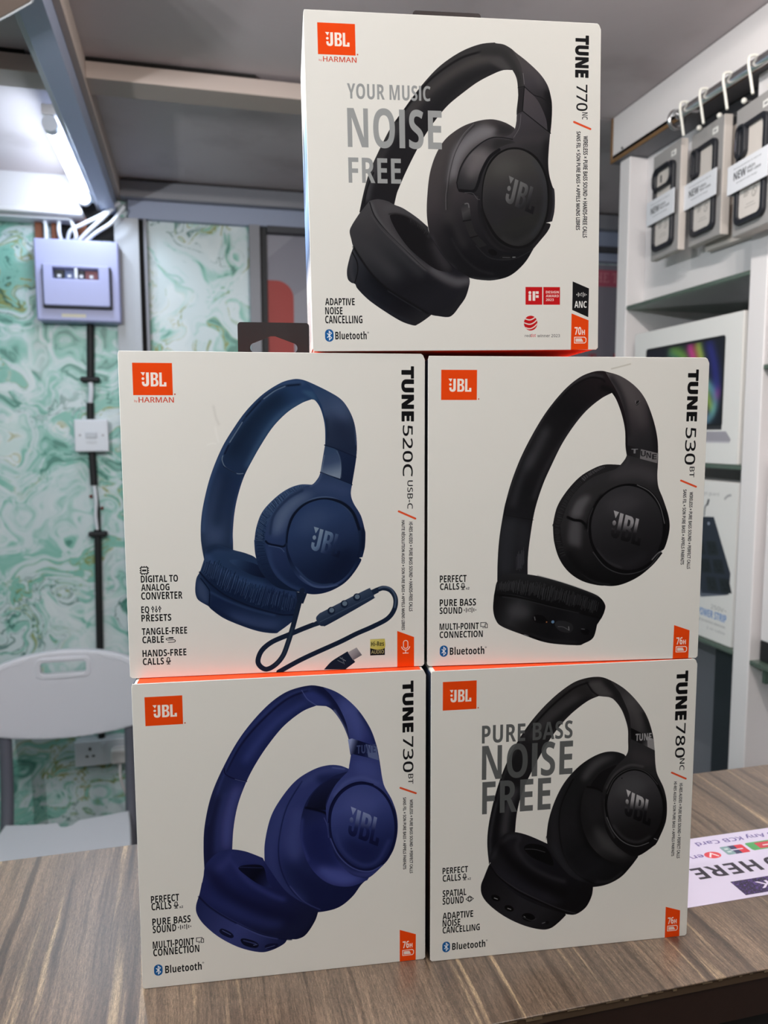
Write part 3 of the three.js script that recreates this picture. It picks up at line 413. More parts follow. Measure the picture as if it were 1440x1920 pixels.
function printC() {
  badge([[8, 8.2, 29.8, 26.1]], false);
  line([[113.2, 7.2, 119.7, 5.6, 125.4, 4.1]], '#bdb8ac', 0.5, 0.25);  // dent in the card, its shading drawn as a soft line
  const band = path([[43.8, 137.4, 43.9, 124.2, 44.8, 110.4, 47.2, 94.3, 48.8, 86.9, 51.9, 75.8, 57.3, 61.5, 64.4, 47.3, 73.1, 33.1, 83.4, 20.6, 92.9, 12.7, 101, 9.2, 106.7, 8.4, 110.8, 9.1, 119.1, 11.5, 128.3, 17.3, 135.2, 25.2, 140.6, 37.1, 143.9, 49.1, 144.8, 60.4, 144.7, 71.7], [124.7, 60.3], [123.7, 54.7, 123, 44.3, 120.6, 34.7, 117, 26, 114, 21.7], [107.1, 25.3, 98.3, 32.4, 90.4, 41.8, 83.2, 52.9, 77, 65.6, 71.5, 78.3, 66.9, 93.5, 64.3, 109.7, 63, 122.9, 63, 133.9]]);
  fill(band, lg([[47.4, 106.2, 115.1, 15]], '#1d1d21', '#151518', '#18171a', '#121114', '#1f181b'));
  within(band, () => {
    line([[62.3, 66.3, 67.8, 55.2, 73.3, 44.2]], '#46464a', 4, 2.2, 0.8); line([[52.9, 90.2, 57.5, 74.2, 64.6, 59.9]], '#3a3a3e', 3, 1.8, 0.8); line([[65.9, 86.3, 72.9, 68.7, 84, 50.5, 96.7, 33.9, 111.2, 23.7]], '#333136', 1.8, 1.2, 0.9);
    line([[49.6, 85.3, 58.2, 61.5, 73.1, 33.9, 85, 20.2, 94.6, 13.1, 102.7, 10.4]], '#3a393c', 0.8, 0.5); line([[84.9, 19, 93, 13.5, 101.9, 11.1, 107.6, 11.9]], '#2f2d30', 2.2, 0.8); line([[83.4, 23.7, 89.8, 17.4, 99.5, 12.7, 106.8, 13.1, 109.3, 15]], '#08080a', 0.8, 0.3);
    line([[107.8, 18.2, 113.6, 20.5, 116.2, 24.5]], '#0c0b0d', 3, 1); soft([[45.2, 130.7, 44.9, 106.4, 48.1, 99.2, 56.2, 100.1, 54, 116.2, 52.6, 130.8]], '#2b2c31', 2, 0.8); soft([[56.3, 101.7, 62.8, 102.6, 62.2, 116.4, 57.3, 117.9]], '#26262b', 2, 0.8);
    creases([[55.7, 119.5, 55.9, 131.7, 58.1, 117.9, 58.4, 131.8, 60.6, 116.3, 60.8, 127.7]], 14, 0, 1, '#55555c', 0.5, 0.25);
  });
  line([[48.4, 90.9, 48.3, 94.9, 49.3, 96.5, 66.1, 99.6]], '#0a0a0c', 0.4, 0.1, 0.6);
  const arm = path([[109.6, 9.2, 119.1, 11.5, 128.3, 17.3, 135.2, 25.2, 140.6, 37.1, 143.9, 49.1, 144.8, 60.4, 144.7, 71.7], [124.7, 60.3], [124.7, 47.5, 122.7, 34.7, 118.2, 22.9, 113.4, 15]]);
  fill(arm, lg([[117.5, 15, 135.8, 66.8]], '#504b4d', '#474244', '#332f32', '#252427', '#1f1e21'));
  within(arm, () => { line([[113.4, 12.7, 119.4, 21.3, 123, 32.4, 125.1, 47.5]], '#1f1d20', 2.6, 1.2); line([[138.7, 29.2, 143, 47.5, 144.4, 63.6]], '#141316', 3, 1.6); line([[123.4, 18.9, 130.4, 29.2, 134.1, 41.1]], '#5a5556', 4, 2.6, 0.6); fill(disc([[130.5, 27.8]], 1, 1.6, 0.5), '#191819'); });
  line([[129.1, 26.4, 129.9, 28.8, 131.9, 26.8]], '#858384', 0.2);
  fill(path([[124.9, 53.9], [144.9, 58.9], [144.3, 65.9], [124.5, 59.6]]), lg([[125.4, 57.1, 144, 62]], '#1a191b', '#2a292b', '#757275')); fill(path([[133.6, 56.2], [144.7, 58.9], [144.3, 65.7], [133.1, 62.7]]), '#6d6a6c');
  words('T', [[127.5, 56.1, 131.7, 58.9]], '#77777a'); words('U', [[133.6, 57.4, 136.9, 60.7]], '#232225'); words('N', [[137.3, 58.4, 140.3, 61.7]], '#232225'); words('E', [[141, 59.4, 144, 62.6]], '#232225');
  // right cup
  fill(path([[120.7, 65.9, 110.7, 65.7, 102.5, 68.6, 94.4, 73.7, 86.4, 82.5, 80.8, 92.1, 78.4, 103.4, 78.5, 102.8, 79.5, 113.4, 83, 124.1, 89, 132.4, 97.5, 138.3, 107.7, 141.4, 116.1, 142], [127.2, 117.4], [117.6, 76.6]]), lg([[81.5, 92.3, 99.3, 140]], '#201f21', '#1b1a1c', '#131315', '#0e0e10'));
  creases([[109.9, 66.2, 110.8, 67.8, 102.5, 69, 104.3, 71.4, 95.2, 73.7, 97.8, 76.2]], 22, 0, 0.9, '#77757a', 0.6, 0.28); creases([[95.2, 73.7, 97.8, 76.2, 87.2, 82.5, 90.6, 85.7, 81.2, 92.9, 85.8, 94.6, 78.6, 104.2, 83.6, 105.1, 79.5, 113.4, 84.5, 113.5, 83, 124.1, 88, 121.7]], 60, 0.1, 0.9, '#39383b', 0.6, 0.28);
  const house = path([[124.7, 59.9, 123.1, 63.1, 118.3, 68.1, 110.9, 70.6, 102.7, 73.8, 94.6, 80.2, 88.2, 88.9, 84.3, 100.2, 83.4, 104.5, 85.4, 116.7, 89.7, 126.6, 97.4, 134.2, 106.8, 140.2, 116.1, 142.2, 124.6, 141.1, 134.6, 136.6, 143.7, 129.3, 149.9, 121.8], [148, 120.3], [150.8, 119.1, 153.1, 112.1, 154, 104.7, 152.7, 97.3, 149, 87.4, 145.8, 80.1, 144.8, 73.3, 144.9, 65.2]]);
  fill(house, lg([[91.3, 84.4, 119.5, 142.1]], '#2c2b2d', '#262527', '#1d1c1e', '#111113', '#0c0c0e'));
  within(house, () => {
    soft([[91.5, 89.8, 98, 85, 102.1, 85.9, 98.2, 93.1, 96.6, 98, 90, 97.9]], '#58575a', 1.4, 0.9); soft([[90.1, 99.9, 95.9, 101.2, 96.9, 109.3, 96.3, 118.3, 95.3, 116.9, 88.6, 113.5]], '#4c4b4e', 1.4, 0.9); soft([[112.6, 73.1, 127.4, 65.9, 143.4, 69.3, 144.5, 77.4, 131, 74, 119.3, 74.7]], '#3d3b3e', 2.4, 0.9);
    line([[89.1, 93, 94.6, 83.4, 102.7, 77, 112.6, 73.1]], '#2c2b2e', 1.6, 0.8); line([[125.6, 61.9, 124.1, 66.7, 119.2, 70.7]], '#39373a', 1.4, 0.8); line([[88.8, 120.9, 99.1, 133.4, 112.7, 140.3, 126.2, 139.8, 139.5, 131.7]], '#0a0a0c', 4, 2); line([[95.7, 133.3, 105.9, 139.3, 116.1, 141.2]], '#2e2d30', 0.6, 0.4); line([[150.1, 95.6, 152.2, 106.3, 150.9, 117.8]], '#0b0b0d', 2.4, 1);
  });
  line([[87.9, 98.2, 91.7, 99.9, 96.7, 100.8, 100.5, 104.5]], '#060608', 1.6, 0.2); line([[100.5, 104.5, 102.5, 100.5, 104.9, 94, 109.6, 86]], '#0a0a0c', 3.5, 0.8);
  const R = path([[101.3, 106.4, 102.3, 96.6, 106.3, 87.8, 113.6, 81.4, 121.8, 78.1, 130.2, 77.9, 138.6, 80.8, 145.6, 87.4, 150.2, 97.2, 151.6, 107.1, 150.1, 117.8, 145.3, 126.9, 137, 132.9, 127.7, 134.6, 118.4, 132.5, 109.8, 126.2, 103.7, 117]]);
  fill(R, '#08080a'); line([[131.9, 78.5, 140.4, 82.9, 147, 91.5, 150.6, 103]], '#8a888b', 0.45, 0.15, 0.8); line([[104.6, 120.3, 112.4, 129.5, 122.7, 134.3, 132.8, 134.1, 142, 129.7, 148.5, 121.1]], '#4d4c50', 0.5, 0.15, 0.8); line([[100.9, 107.2, 101.6, 99.1, 103.9, 92.6]], '#3a393c', 0.4, 0.15);
  const D = path([[103, 105.6, 104, 96.7, 107.9, 88.2, 114.8, 82, 122.7, 79.2, 129.8, 79.5, 137.4, 82.6, 144, 89, 148.1, 97.2, 149.5, 106.3, 148.2, 116.1, 144, 124.8, 136.5, 130.4, 127.7, 132.2, 118.7, 130.1, 111, 124.2, 104.9, 115.4]]);
  fill(D, lg([[113.5, 80.6, 131.9, 132.4]], '#2f2e31', '#2d2c2f', '#232225', '#1b1a1d', '#161518'));
  within(D, () => { soft([[113.7, 87, 126.2, 83.9, 134.7, 89.7, 126.5, 95.3, 114.8, 95.2]], '#3b3a3d', 3, 0.8); soft([[108.8, 120.4, 123.2, 125.6, 140, 121, 131.9, 130.7, 119.2, 130.5]], '#222124', 2, 0.8); line([[107.1, 118.7, 114, 126.3, 123.4, 130.6]], '#343336', 0.8, 0.6); });
  logo([[117.3, 94.1, 137.5, 100.8, 114.4, 110.7]], lg([[124.8, 95.3, 122.1, 114.1]], '#a3a1a3', '#8f8d90', '#1d1c1f', '#0c0c0e'));
  line([[143.1, 126, 146.8, 121.9, 149.5, 120.5]], '#9b999c', 0.6, 0.2, 0.8);
  // left cup
  const low = path([[41.8, 146.6, 41.4, 155.2, 43, 161.8, 47.3, 166.5, 61.5, 172.4, 76.6, 177.7, 95.2, 179.8, 100.2, 178.8, 106.2, 175.2, 108.5, 166.9], [111.2, 162.7], [77.7, 149.5], [42.9, 140.4]]);
  fill(low, lg([[44.6, 148.7, 103.5, 175.1]], '#0f0f11', '#2b2b2e', '#141416', '#0f0f12', '#161619', '#0e0e11'));
  within(low, () => { soft([[52.9, 153, 62.9, 154.1, 64.6, 160.7, 56.4, 161.3, 51.3, 157.9]], '#434347', 2.4, 0.8); line([[47.3, 165.2, 61.5, 170.6, 78.3, 176.1, 95.1, 177.8]], '#1d1d20', 1.2, 0.6); line([[61.5, 171.9, 66.5, 174.1]], '#8c8c8f', 0.4, 0.2); line([[64.9, 173.2, 71.6, 175.7]], '#050507', 1.2, 0.3); });
  const pad = path([[42.4, 145.4, 43.3, 138.8, 46.9, 134.2, 54.3, 132.9, 67.5, 134.4, 82.5, 138.4, 97.7, 143.7, 108.7, 148.5, 113.3, 154, 113, 158.6, 111.2, 162.9], [94.6, 157.3, 77.8, 152.8, 57, 146.9, 46.2, 145]]);
  fill(pad, lg([[69.1, 134.4, 67.8, 152.5]], '#232326', '#1b1b1d', '#101012', '#0a0a0c'));
  creases([[44.5, 137.2, 43.7, 144.6, 56, 135.4, 54.5, 146.4, 69.2, 136.9, 66.9, 150, 82.6, 140.5, 80.3, 153.7, 96, 144.9, 93.8, 157.3, 109.6, 151, 107.4, 161]], 110, 0.1, 0.9, '#4c4c50', 0.55, 0.3);
  line([[43.8, 146.2, 57, 148, 77.8, 153.6, 94.7, 158.2, 109.9, 162.7]], '#050506', 1, 0.3); line([[47.1, 147.5, 61.1, 149.9, 79.5, 154.9, 96.4, 159]], '#2a2a2d', 0.5, 0.2); line([[69.2, 134.9, 82.5, 138.8, 97.7, 144.1, 108.7, 148.9]], '#38383b', 0.7, 0.4, 0.7);
  fill(path([[66.7, 161.6, 68.4, 159.6, 72.9, 160.1, 75.5, 162.2, 76.4, 164.3, 73, 165.1, 68.4, 164.1]]), '#070709'); line([[67.8, 160.8, 68.3, 162.9]], '#6b6b6e', 0.6, 0.2); fill(disc([[79.7, 164.3]], 1, 1, 0), '#5e7d9c'); fill(disc([[75.7, 164.3]], 0.5, 0.5, 0), '#8c5a3a');
  fill(path([[81, 166.1, 83, 163.7, 88.1, 164.2, 92.3, 166.4, 92.8, 169.8, 89.9, 171.6, 84, 170]]), '#232326'); line([[83.1, 167.4, 86.5, 167.8, 89.9, 169.7]], '#5b5b5f', 0.4, 0.1); line([[90, 167.6, 90.3, 170.1]], '#aaaaaa', 0.3, 0.1);
  fill(path([[97.9, 169.1, 100.8, 169.2, 103.4, 170.5, 103, 173, 99.2, 172.5]]), '#060608'); line([[98.3, 169.3, 100.4, 169.6]], '#606064', 0.5, 0.2);
  // words
  words('PERFECT', [[7.7, 133.3, 24.4, 137.6]], INK); words('CALLS', [[7.8, 138.2, 19.9, 142.4]], INK); { const [x, y] = [[22.2, 140.4]].flat(); mic(x, y, 4, INK); times2(x + 1.8, y + 2, 1.5); }
  words('PURE BASS', [[7.7, 148.3, 30.5, 152.6]], INK); words('SOUND', [[7.7, 153.3, 21.9, 157.5]], INK); wave(...[[23.2, 155.4]].flat(), 4, INK);
  words('MULTI-POINT', [[7.7, 163.5, 32.4, 167.6]], INK); words('CONNECTION', [[7.7, 168.7, 35, 172.8]], INK); screens(...[[33.6, 165.4]].flat(), 3.6, INK);
  bluetooth([[10.4, 181.1]], [[14.2, 179, 36.1, 183.6]]);
  title([[162.6, 7.7, 168.9, 38.9]], '530', [[162.3, 43.1, 168.9, 66.1]], 'BT', [[165.8, 67.4, 168.7, 74]], [[160.3, 76, 170.3, 80]], 'WIRELESS × PURE BASS SOUND × PERFECT CALLS', [[166.4, 83.3, 168.4, 132.2]], 'SANS FIL × SON PURE BASS × APPELS PARFAITS', [[162.1, 81.7, 164.1, 129.4]]);
  hours([[159.3, 168.5, 169.7, 172.2, 169.6, 191.1, 159.1, 190.9]], '76');
}

function printD() {
  badge([[7.2, 8.2, 28.6, 25.6]], false);
  const band = path([[38.5, 118.2, 38.3, 104, 39.4, 89.1, 43.7, 70.8, 51.6, 52.9, 62, 35.2, 75.4, 19.6, 87.8, 10.2, 100.3, 6.5, 109.2, 7, 120.7, 12, 131.5, 21.9, 139.6, 34.6, 143.7, 46.2, 145.5, 55.8, 147, 66.3], [126.7, 58.2], [127.8, 51.7, 126.8, 42.2, 122.4, 30.7, 117, 22.5, 113, 19.6], [107.2, 18.9], [98.3, 22.3, 87.5, 30.4, 78.5, 40.9, 71.2, 51.5, 64.9, 63.1, 59.3, 77.6, 56.3, 92.4, 55.1, 107.4]]);
  fill(band, lg([[40.1, 107.9, 112.7, 10.7]], '#1b1f4a', '#20264f', '#1d2554', '#232c60', '#1a2148'));
  within(band, () => {
    line([[64.3, 50.1, 75.1, 36.1, 87.6, 24.9, 100.1, 17.3]], '#333f7c', 4, 2, 0.9); line([[74.9, 45.3, 85.7, 31.2, 100.1, 21]], '#1a2250', 3.4, 1.6, 0.9); line([[52.8, 56.7, 61.8, 40.7, 75.3, 25.5, 89.5, 14, 102, 9.3]], '#0d1130', 1, 0.35); line([[41.5, 89.3, 50, 62, 61.9, 38, 77.1, 21.5, 91.4, 11.3, 103.8, 8.3]], '#323e74', 0.9, 0.5, 0.8);
    soft([[49, 104, 49.9, 86.2, 56, 68.1, 62.1, 66.7, 57.4, 81.2, 54.2, 104.5]], '#4a5192', 2.6, 0.85); line([[41.3, 112.8, 42.2, 94, 47.1, 73]], '#141838', 4, 2); line([[46.3, 106.6, 47.6, 87.9, 52.4, 70.6]], '#2c3468', 2, 1.4);
    soft([[99.3, 10.8, 108.2, 10.4, 116.2, 18.2, 112.6, 19.6, 106.3, 18.9, 101, 14.6]], '#2c3670', 1); line([[98.5, 9, 101.9, 14.7, 107.2, 18.7]], '#5a66a0', 0.4, 0.15, 0.8); line([[109.1, 8.6, 118, 15.6, 125.1, 29, 128.2, 41.4]], '#12173a', 4.6, 1.6); line([[117.9, 22.5, 124.2, 34.6, 126.8, 45]], '#98a2cc', 0.9, 0.5, 0.8);
  });
  line([[51.8, 54.8, 52.3, 58.1, 57, 61.2, 64.7, 63.6]], '#0d1130', 0.6, 0.1); line([[57.9, 61.7, 64.4, 63.9]], '#6a74a6', 0.3, 0.1, 0.8);
  const arm = path([[110.9, 7.4, 120.7, 12, 131.5, 21.9, 139.6, 34.6, 143.7, 46.6], [127, 41.1], [125.1, 30.9, 120.7, 20.4, 115.4, 12.2]]);
  fill(arm, lg([[119.8, 13.8, 137.8, 43.9]], '#2a3468', '#3f4a86', '#39437c', '#29316a')); within(arm, () => { line([[123.4, 17.7, 130.5, 29.3, 133.2, 41.7]], '#4d589a', 4, 2.4, 0.8); line([[133.3, 23.9, 140.5, 37.5, 143.2, 46.1]], '#1c2350', 1.8, 1); });
  fill(path([[126.1, 41.4], [128.6, 40.9], [143.8, 46.9], [145.2, 55.9], [129, 50.8], [127.5, 51.1]]), lg([[126.8, 46, 144.6, 51.9]], '#8d98c4', '#0f1430', '#10153a', '#262e5a', '#56618e')); fill(path([[137, 45], [143.6, 47.1], [144.9, 55.9], [138.6, 53.4]]), '#5a668f');
  words('TUNE', [[131.5, 45.5, 143.2, 50.7]], '#3b4570', { fat: 2 });
  // right cup
  const cup = path([[126.8, 60.3, 121.2, 57.7, 114, 56.9, 104.9, 59, 94.1, 65.3, 85, 75.9, 78.5, 87.6, 74.8, 103.4, 74.4, 115.8, 74.1, 116.4, 76.2, 125.5, 81.1, 136.8, 89.3, 145.6, 97.6, 149.9, 108, 151.5, 119.4, 149.6, 128, 143.4, 133.8, 135.9, 138.4, 132.2], [148.3, 96.3], [129.5, 65.4]]);
  fill(cup, lg([[75.5, 90.3, 119.3, 151.6]], '#2f386e', '#2a3268', '#1d2450', '#151b42', '#10153a'));
  within(cup, () => {
    line([[86.6, 83.4, 79.9, 100.4, 78.7, 115.9, 84, 130.2, 96.8, 143.3]], '#38427a', 5, 2.4, 0.7); line([[97.9, 65.9, 88.5, 81.6, 83.6, 100.7, 83.3, 116.3, 87.7, 130.5, 95, 141.1, 106.1, 149.3, 117.5, 149.4]], '#121740', 0.6, 0.2); line([[89.5, 132.7, 97.7, 143.4, 108, 150]], '#4a548c', 0.5, 0.25, 0.8);
    soft([[90.2, 91.5, 92.1, 83.9, 98.6, 84.4, 96.5, 97.9, 97.3, 111.7, 91.6, 117.1, 86.3, 104.8]], '#3c467e', 2.6, 0.85); soft([[86.1, 116.6, 97, 131.4, 109.9, 146.6, 121.3, 146.8, 130.9, 137.7, 115.7, 137.2, 100.8, 127.8]], '#131840', 2.6, 0.9); line([[97.9, 67.9, 106.3, 62.7, 116.5, 59.6, 123.9, 61.1]], '#3d4880', 2.6, 1.6, 0.8); line([[116.5, 58.6, 123.9, 60.1]], '#5a659a', 0.6, 0.3);
    soft([[107.2, 63.7, 120.2, 62.7, 125.8, 62.2, 118.3, 67.4, 110.8, 69.8]], '#1a214c', 1.6, 0.9);
  });
  const cone = path([[125.8, 61.7, 116.4, 64.4, 107.1, 70.5, 100.5, 78.7, 97.1, 89.1, 96.3, 101.8, 99.5, 115.8, 106.4, 127.3, 115.7, 134.4, 127.1, 136.5, 137.6, 133.3], [148.2, 116.2], [146.5, 66.6]]);
  fill(cone, lg([[99.5, 84.5, 119.5, 135.6]], '#1a2048', '#20275a', '#1c2356', '#2c3470', '#232a60'));
  within(cone, () => { soft([[101.2, 98.3, 108.6, 95, 113.2, 107.2, 119.6, 121.6, 113, 127, 103.7, 116.2]], '#191f50', 2.4, 0.9); soft([[106.4, 122.4, 115.8, 123.2, 130.9, 129.6, 136.7, 131.2, 125.2, 135.3, 113.9, 132]], '#4a549a', 2.2, 0.9); line([[97.6, 90.1, 96.9, 103.8, 100.9, 116.9]], '#363f7c', 1.4, 0.8); });
  fill(path([[116.4, 65.4, 108.9, 69.7, 103.3, 76, 100.4, 82.6], [106.9, 84.6, 112.5, 85.5], [112.1, 81.6, 114.5, 74.9, 120.1, 68.6, 127.6, 66.7]]), lg([[105.2, 71.3, 110.6, 85.4]], '#171c3e', '#10142e', '#0a0d22'));
  line([[100, 83, 106.9, 85.1, 112, 87.4, 113.4, 90.5]], '#05081c', 1.4, 0.25); line([[111, 90.3, 112.8, 95.3, 113.7, 103.3]], '#525c96', 0.4, 0.15, 0.8);
  const house = path([[126.7, 58.7], [127.8, 51.7], [129, 50.8], [145.2, 55.9], [147, 66.3, 148.7, 73.2, 153.3, 82.2, 156.3, 92.1, 156.8, 102.8, 154.7, 113.3, 151.3, 120.1], [148.5, 123.5, 139.1, 131.5, 132.6, 130.9, 126.1, 127.3, 118.8, 117.9, 114.4, 105.9, 112.7, 93.3, 112.3, 83.7, 114.7, 76.3], [117.5, 70.8, 121.1, 66.4, 126.2, 61.5]]);
  fill(house, lg([[128.5, 54.6, 134.5, 130.1]], '#333d76', '#3b4580', '#2c3568', '#1c2350', '#151a42'));
  within(house, () => { soft([[130.4, 54.7, 141.4, 57.4, 143.2, 67, 132.1, 64.3]], '#414b88', 2, 0.9); line([[117.4, 76.5, 124.8, 68.5, 134.9, 66.4, 145, 71]], '#4c5690', 1.6, 0.8); line([[154.2, 89, 155.1, 103.6, 152.3, 116]], '#0e1230', 2.2, 0.9); soft([[118.8, 118.9, 129.8, 126.7, 142.9, 126.9, 150.4, 119.8, 143.8, 130, 132.6, 130.9, 122.4, 125]], '#3a4380', 1.4, 0.9); });
  const R = path([[113.8, 93.4, 115, 83.9, 119.7, 75.7, 126.6, 70.6, 133.9, 69.2, 141.3, 71.2, 148.2, 76.5, 153.3, 85.1, 156.1, 95.9, 155.9, 106.6, 152.8, 117.1, 147.1, 124.4, 140.1, 127.5, 132.6, 126.5, 125.2, 121.9, 118.9, 114, 114.8, 104]]);
  fill(R, '#10153a'); line([[113.8, 93.4, 115, 83.9, 119.7, 75.7, 126.6, 70.6, 133.9, 69.2, 141.3, 71.2]], '#0c1030', 1); line([[114.8, 104, 118.9, 114, 125.2, 121.9, 132.6, 126.5, 140.1, 127.5, 147.1, 124.4]], '#4c5692', 0.6, 0.2);
  const D = path([[115.2, 93.5, 116.6, 84.5, 121, 76.8, 127.5, 72.1, 134.4, 70.8, 141.1, 72.6, 147.3, 77.9, 152, 85.9, 154.6, 96.3, 154.4, 106.5, 151.4, 116, 146.2, 122.8, 139.6, 125.6, 132.6, 124.8, 126, 120.3, 120, 112.7, 116.2, 103.7]]);
  fill(D, lg([[125.7, 72.4, 137.3, 124.5]], '#39447e', '#3b4682', '#2c366c', '#1c2454', '#181f4c'));
  within(D, () => { soft([[121, 82.5, 130.2, 75.6, 141.3, 78.4, 144, 88.2, 130.1, 90.9]], '#46508c', 3, 0.7); line([[118.1, 100.5, 121.6, 111.4, 129, 119.8, 137.3, 123.5, 144.8, 120.3, 151.4, 108.2]], '#333d74', 1.6, 1); soft([[124.5, 104.9, 139.2, 112, 146.7, 106.8, 139.2, 118.8, 129, 114.9]], '#171d4a', 2.2, 0.8); });
  logo([[127.6, 84.2, 147.5, 94.3, 124.3, 102]], lg([[136.6, 86.6, 131.8, 105.5]], '#8f9ac2', '#67739f', '#1a2150', '#0e1338'));
  // left cup
  const low = path([[36.7, 125.6, 35.2, 132.3, 32.9, 139.9, 33.5, 145.8, 37.8, 153.1, 46.6, 162, 58.3, 169.7, 70.2, 174, 77.7, 173.5, 85.2, 170.2, 87.6, 166.6], [72.7, 143.9], [39.5, 122]]);
  fill(low, lg([[34.5, 140, 81.4, 173.8]], '#1f2654', '#2b3264', '#343c74', '#2a3162', '#161b40'));
  const pad = path([[37.9, 120.9, 39.3, 114.2, 45.3, 108, 52.5, 105.7, 62.4, 107.6, 73.3, 112.9], [76.8, 119.6, 87.6, 136.4, 102.4, 147.9, 106.9, 150.3], [104.6, 157.1, 99.3, 165.1, 94.6, 167.7, 89.9, 167.6, 83.4, 165.9, 70.5, 161, 54.2, 150.9, 42.6, 141.8, 36.5, 134.4, 36.5, 127.5]]);
  fill(pad, lg([[46.2, 107.1, 72.3, 162.7]], '#232a5c', '#20265a', '#1a2050', '#171c46', '#141838'));
  within(pad, () => {
    line([[40.4, 122.1, 48.7, 116.1, 55.1, 109.8]], '#303872', 4, 2); line([[41.4, 119.3, 51, 131.9, 69, 144.5, 91, 153.7]], '#0e1234', 6, 2.6, 0.9); soft([[37.5, 131.5, 50.8, 138.7, 70.7, 150.6, 85.4, 156.1, 77.9, 159.3, 59.6, 151.5, 43.6, 140]], '#262d62', 2, 0.8); line([[55.1, 109.8, 57.7, 117.9, 65.6, 128.4, 78.3, 137.5, 85.7, 141.2]], '#2e3670', 2.6, 1.2); line([[106.1, 152.3, 102.2, 160.9, 94.6, 167.1]], '#0e122c', 3, 1.4);
    soft([[54.3, 108.8, 64.2, 108.7, 73.3, 113.4, 73.2, 117.3, 64.1, 114.5, 57.7, 115.9]], '#252c60', 1);
  });
  fill(path([[58.6, 117.9, 64.1, 116.5, 73.2, 118.3, 75.7, 127.4, 78.4, 132.6, 71.1, 129.9, 63, 123.2]]), lg([[60.4, 118.1, 76.6, 131.4]], '#0a0d26', '#05071a', '#1d2452')); line([[58.6, 117.5, 65.8, 118.4, 73.1, 119.3]], '#3a437c', 0.4, 0.15, 0.6);
  line([[34.7, 134.2, 41.7, 142.2, 54.2, 151.9, 70.5, 161.7, 83.4, 166.5, 89.9, 167.8]], '#0b0f2c', 0.8, 0.25); line([[56.8, 154.1, 70.4, 162.5, 81.5, 166.5]], '#525b98', 0.5, 0.25, 0.8);
  fill(path([[46.3, 157.5, 48.1, 156.2, 53.1, 159.2, 54.8, 161.9, 53, 162.9, 48, 160.1]]), '#0c102c'); line([[48.1, 157.4, 53, 160.7]], '#5b659c', 0.4, 0.15); fill(path([[58.9, 164.8, 61.2, 164, 67.6, 166.7, 69.8, 169.5, 67.5, 171, 61.1, 168.5]]), '#080b22'); line([[60.7, 165.3, 68, 168.3]], '#3a4274', 0.7, 0.2); line([[66.6, 169.1, 68.9, 168.9]], '#737db0', 0.3, 0.1);
  fill(path([[73.5, 170.4, 76.3, 169.2, 81.4, 169.7, 80.5, 172.1, 74.9, 172.5]]), '#0d112e'); line([[74, 171.9, 79.6, 170.7]], '#5d679c', 0.35, 0.15);
  // words
  words('PERFECT', [[6.7, 131.1, 23.1, 135.6]], INK); words('CALLS', [[6.8, 135.7, 18.5, 140.3]], INK); { const [x, y] = [[21.2, 138.2]].flat(); mic(x, y, 4, INK); times2(x + 1.8, y + 2.2, 1.5); }
  words('PURE BASS', [[7, 145.5, 29.5, 150]], INK); words('SOUND', [[7.1, 150.3, 20.8, 154.9]], INK); wave(...[[22.2, 152.7]].flat(), 4, INK);
  words('MULTI-POINT', [[6.8, 160.2, 31.1, 164.9]], INK); words('CONNECTION', [[6.9, 165.1, 34.1, 169.8]], INK); screens(...[[32.5, 162.4]].flat(), 3.6, INK);
  bluetooth([[9.5, 178.9]], [[13.5, 176.7, 35.2, 181.5]]);
  title([[160.3, 6.9, 166.6, 38.9]], '730', [[160.4, 41.9, 166.6, 64.8]], 'BT', [[163.6, 66.1, 166.6, 72.5]], [[158.6, 74.7, 168.4, 78.9]], 'WIRELESS × PURE BASS SOUND × PERFECT CALLS', [[164.6, 82.8, 166.4, 131.3]], 'SANS FIL × SON PURE BASS × APPELS PARFAITS', [[160.4, 81.1, 162.2, 128.4]]);
  hours([[158.1, 168.7, 168.5, 172.7, 168.4, 190.2, 158.1, 190.4]], '76');
}

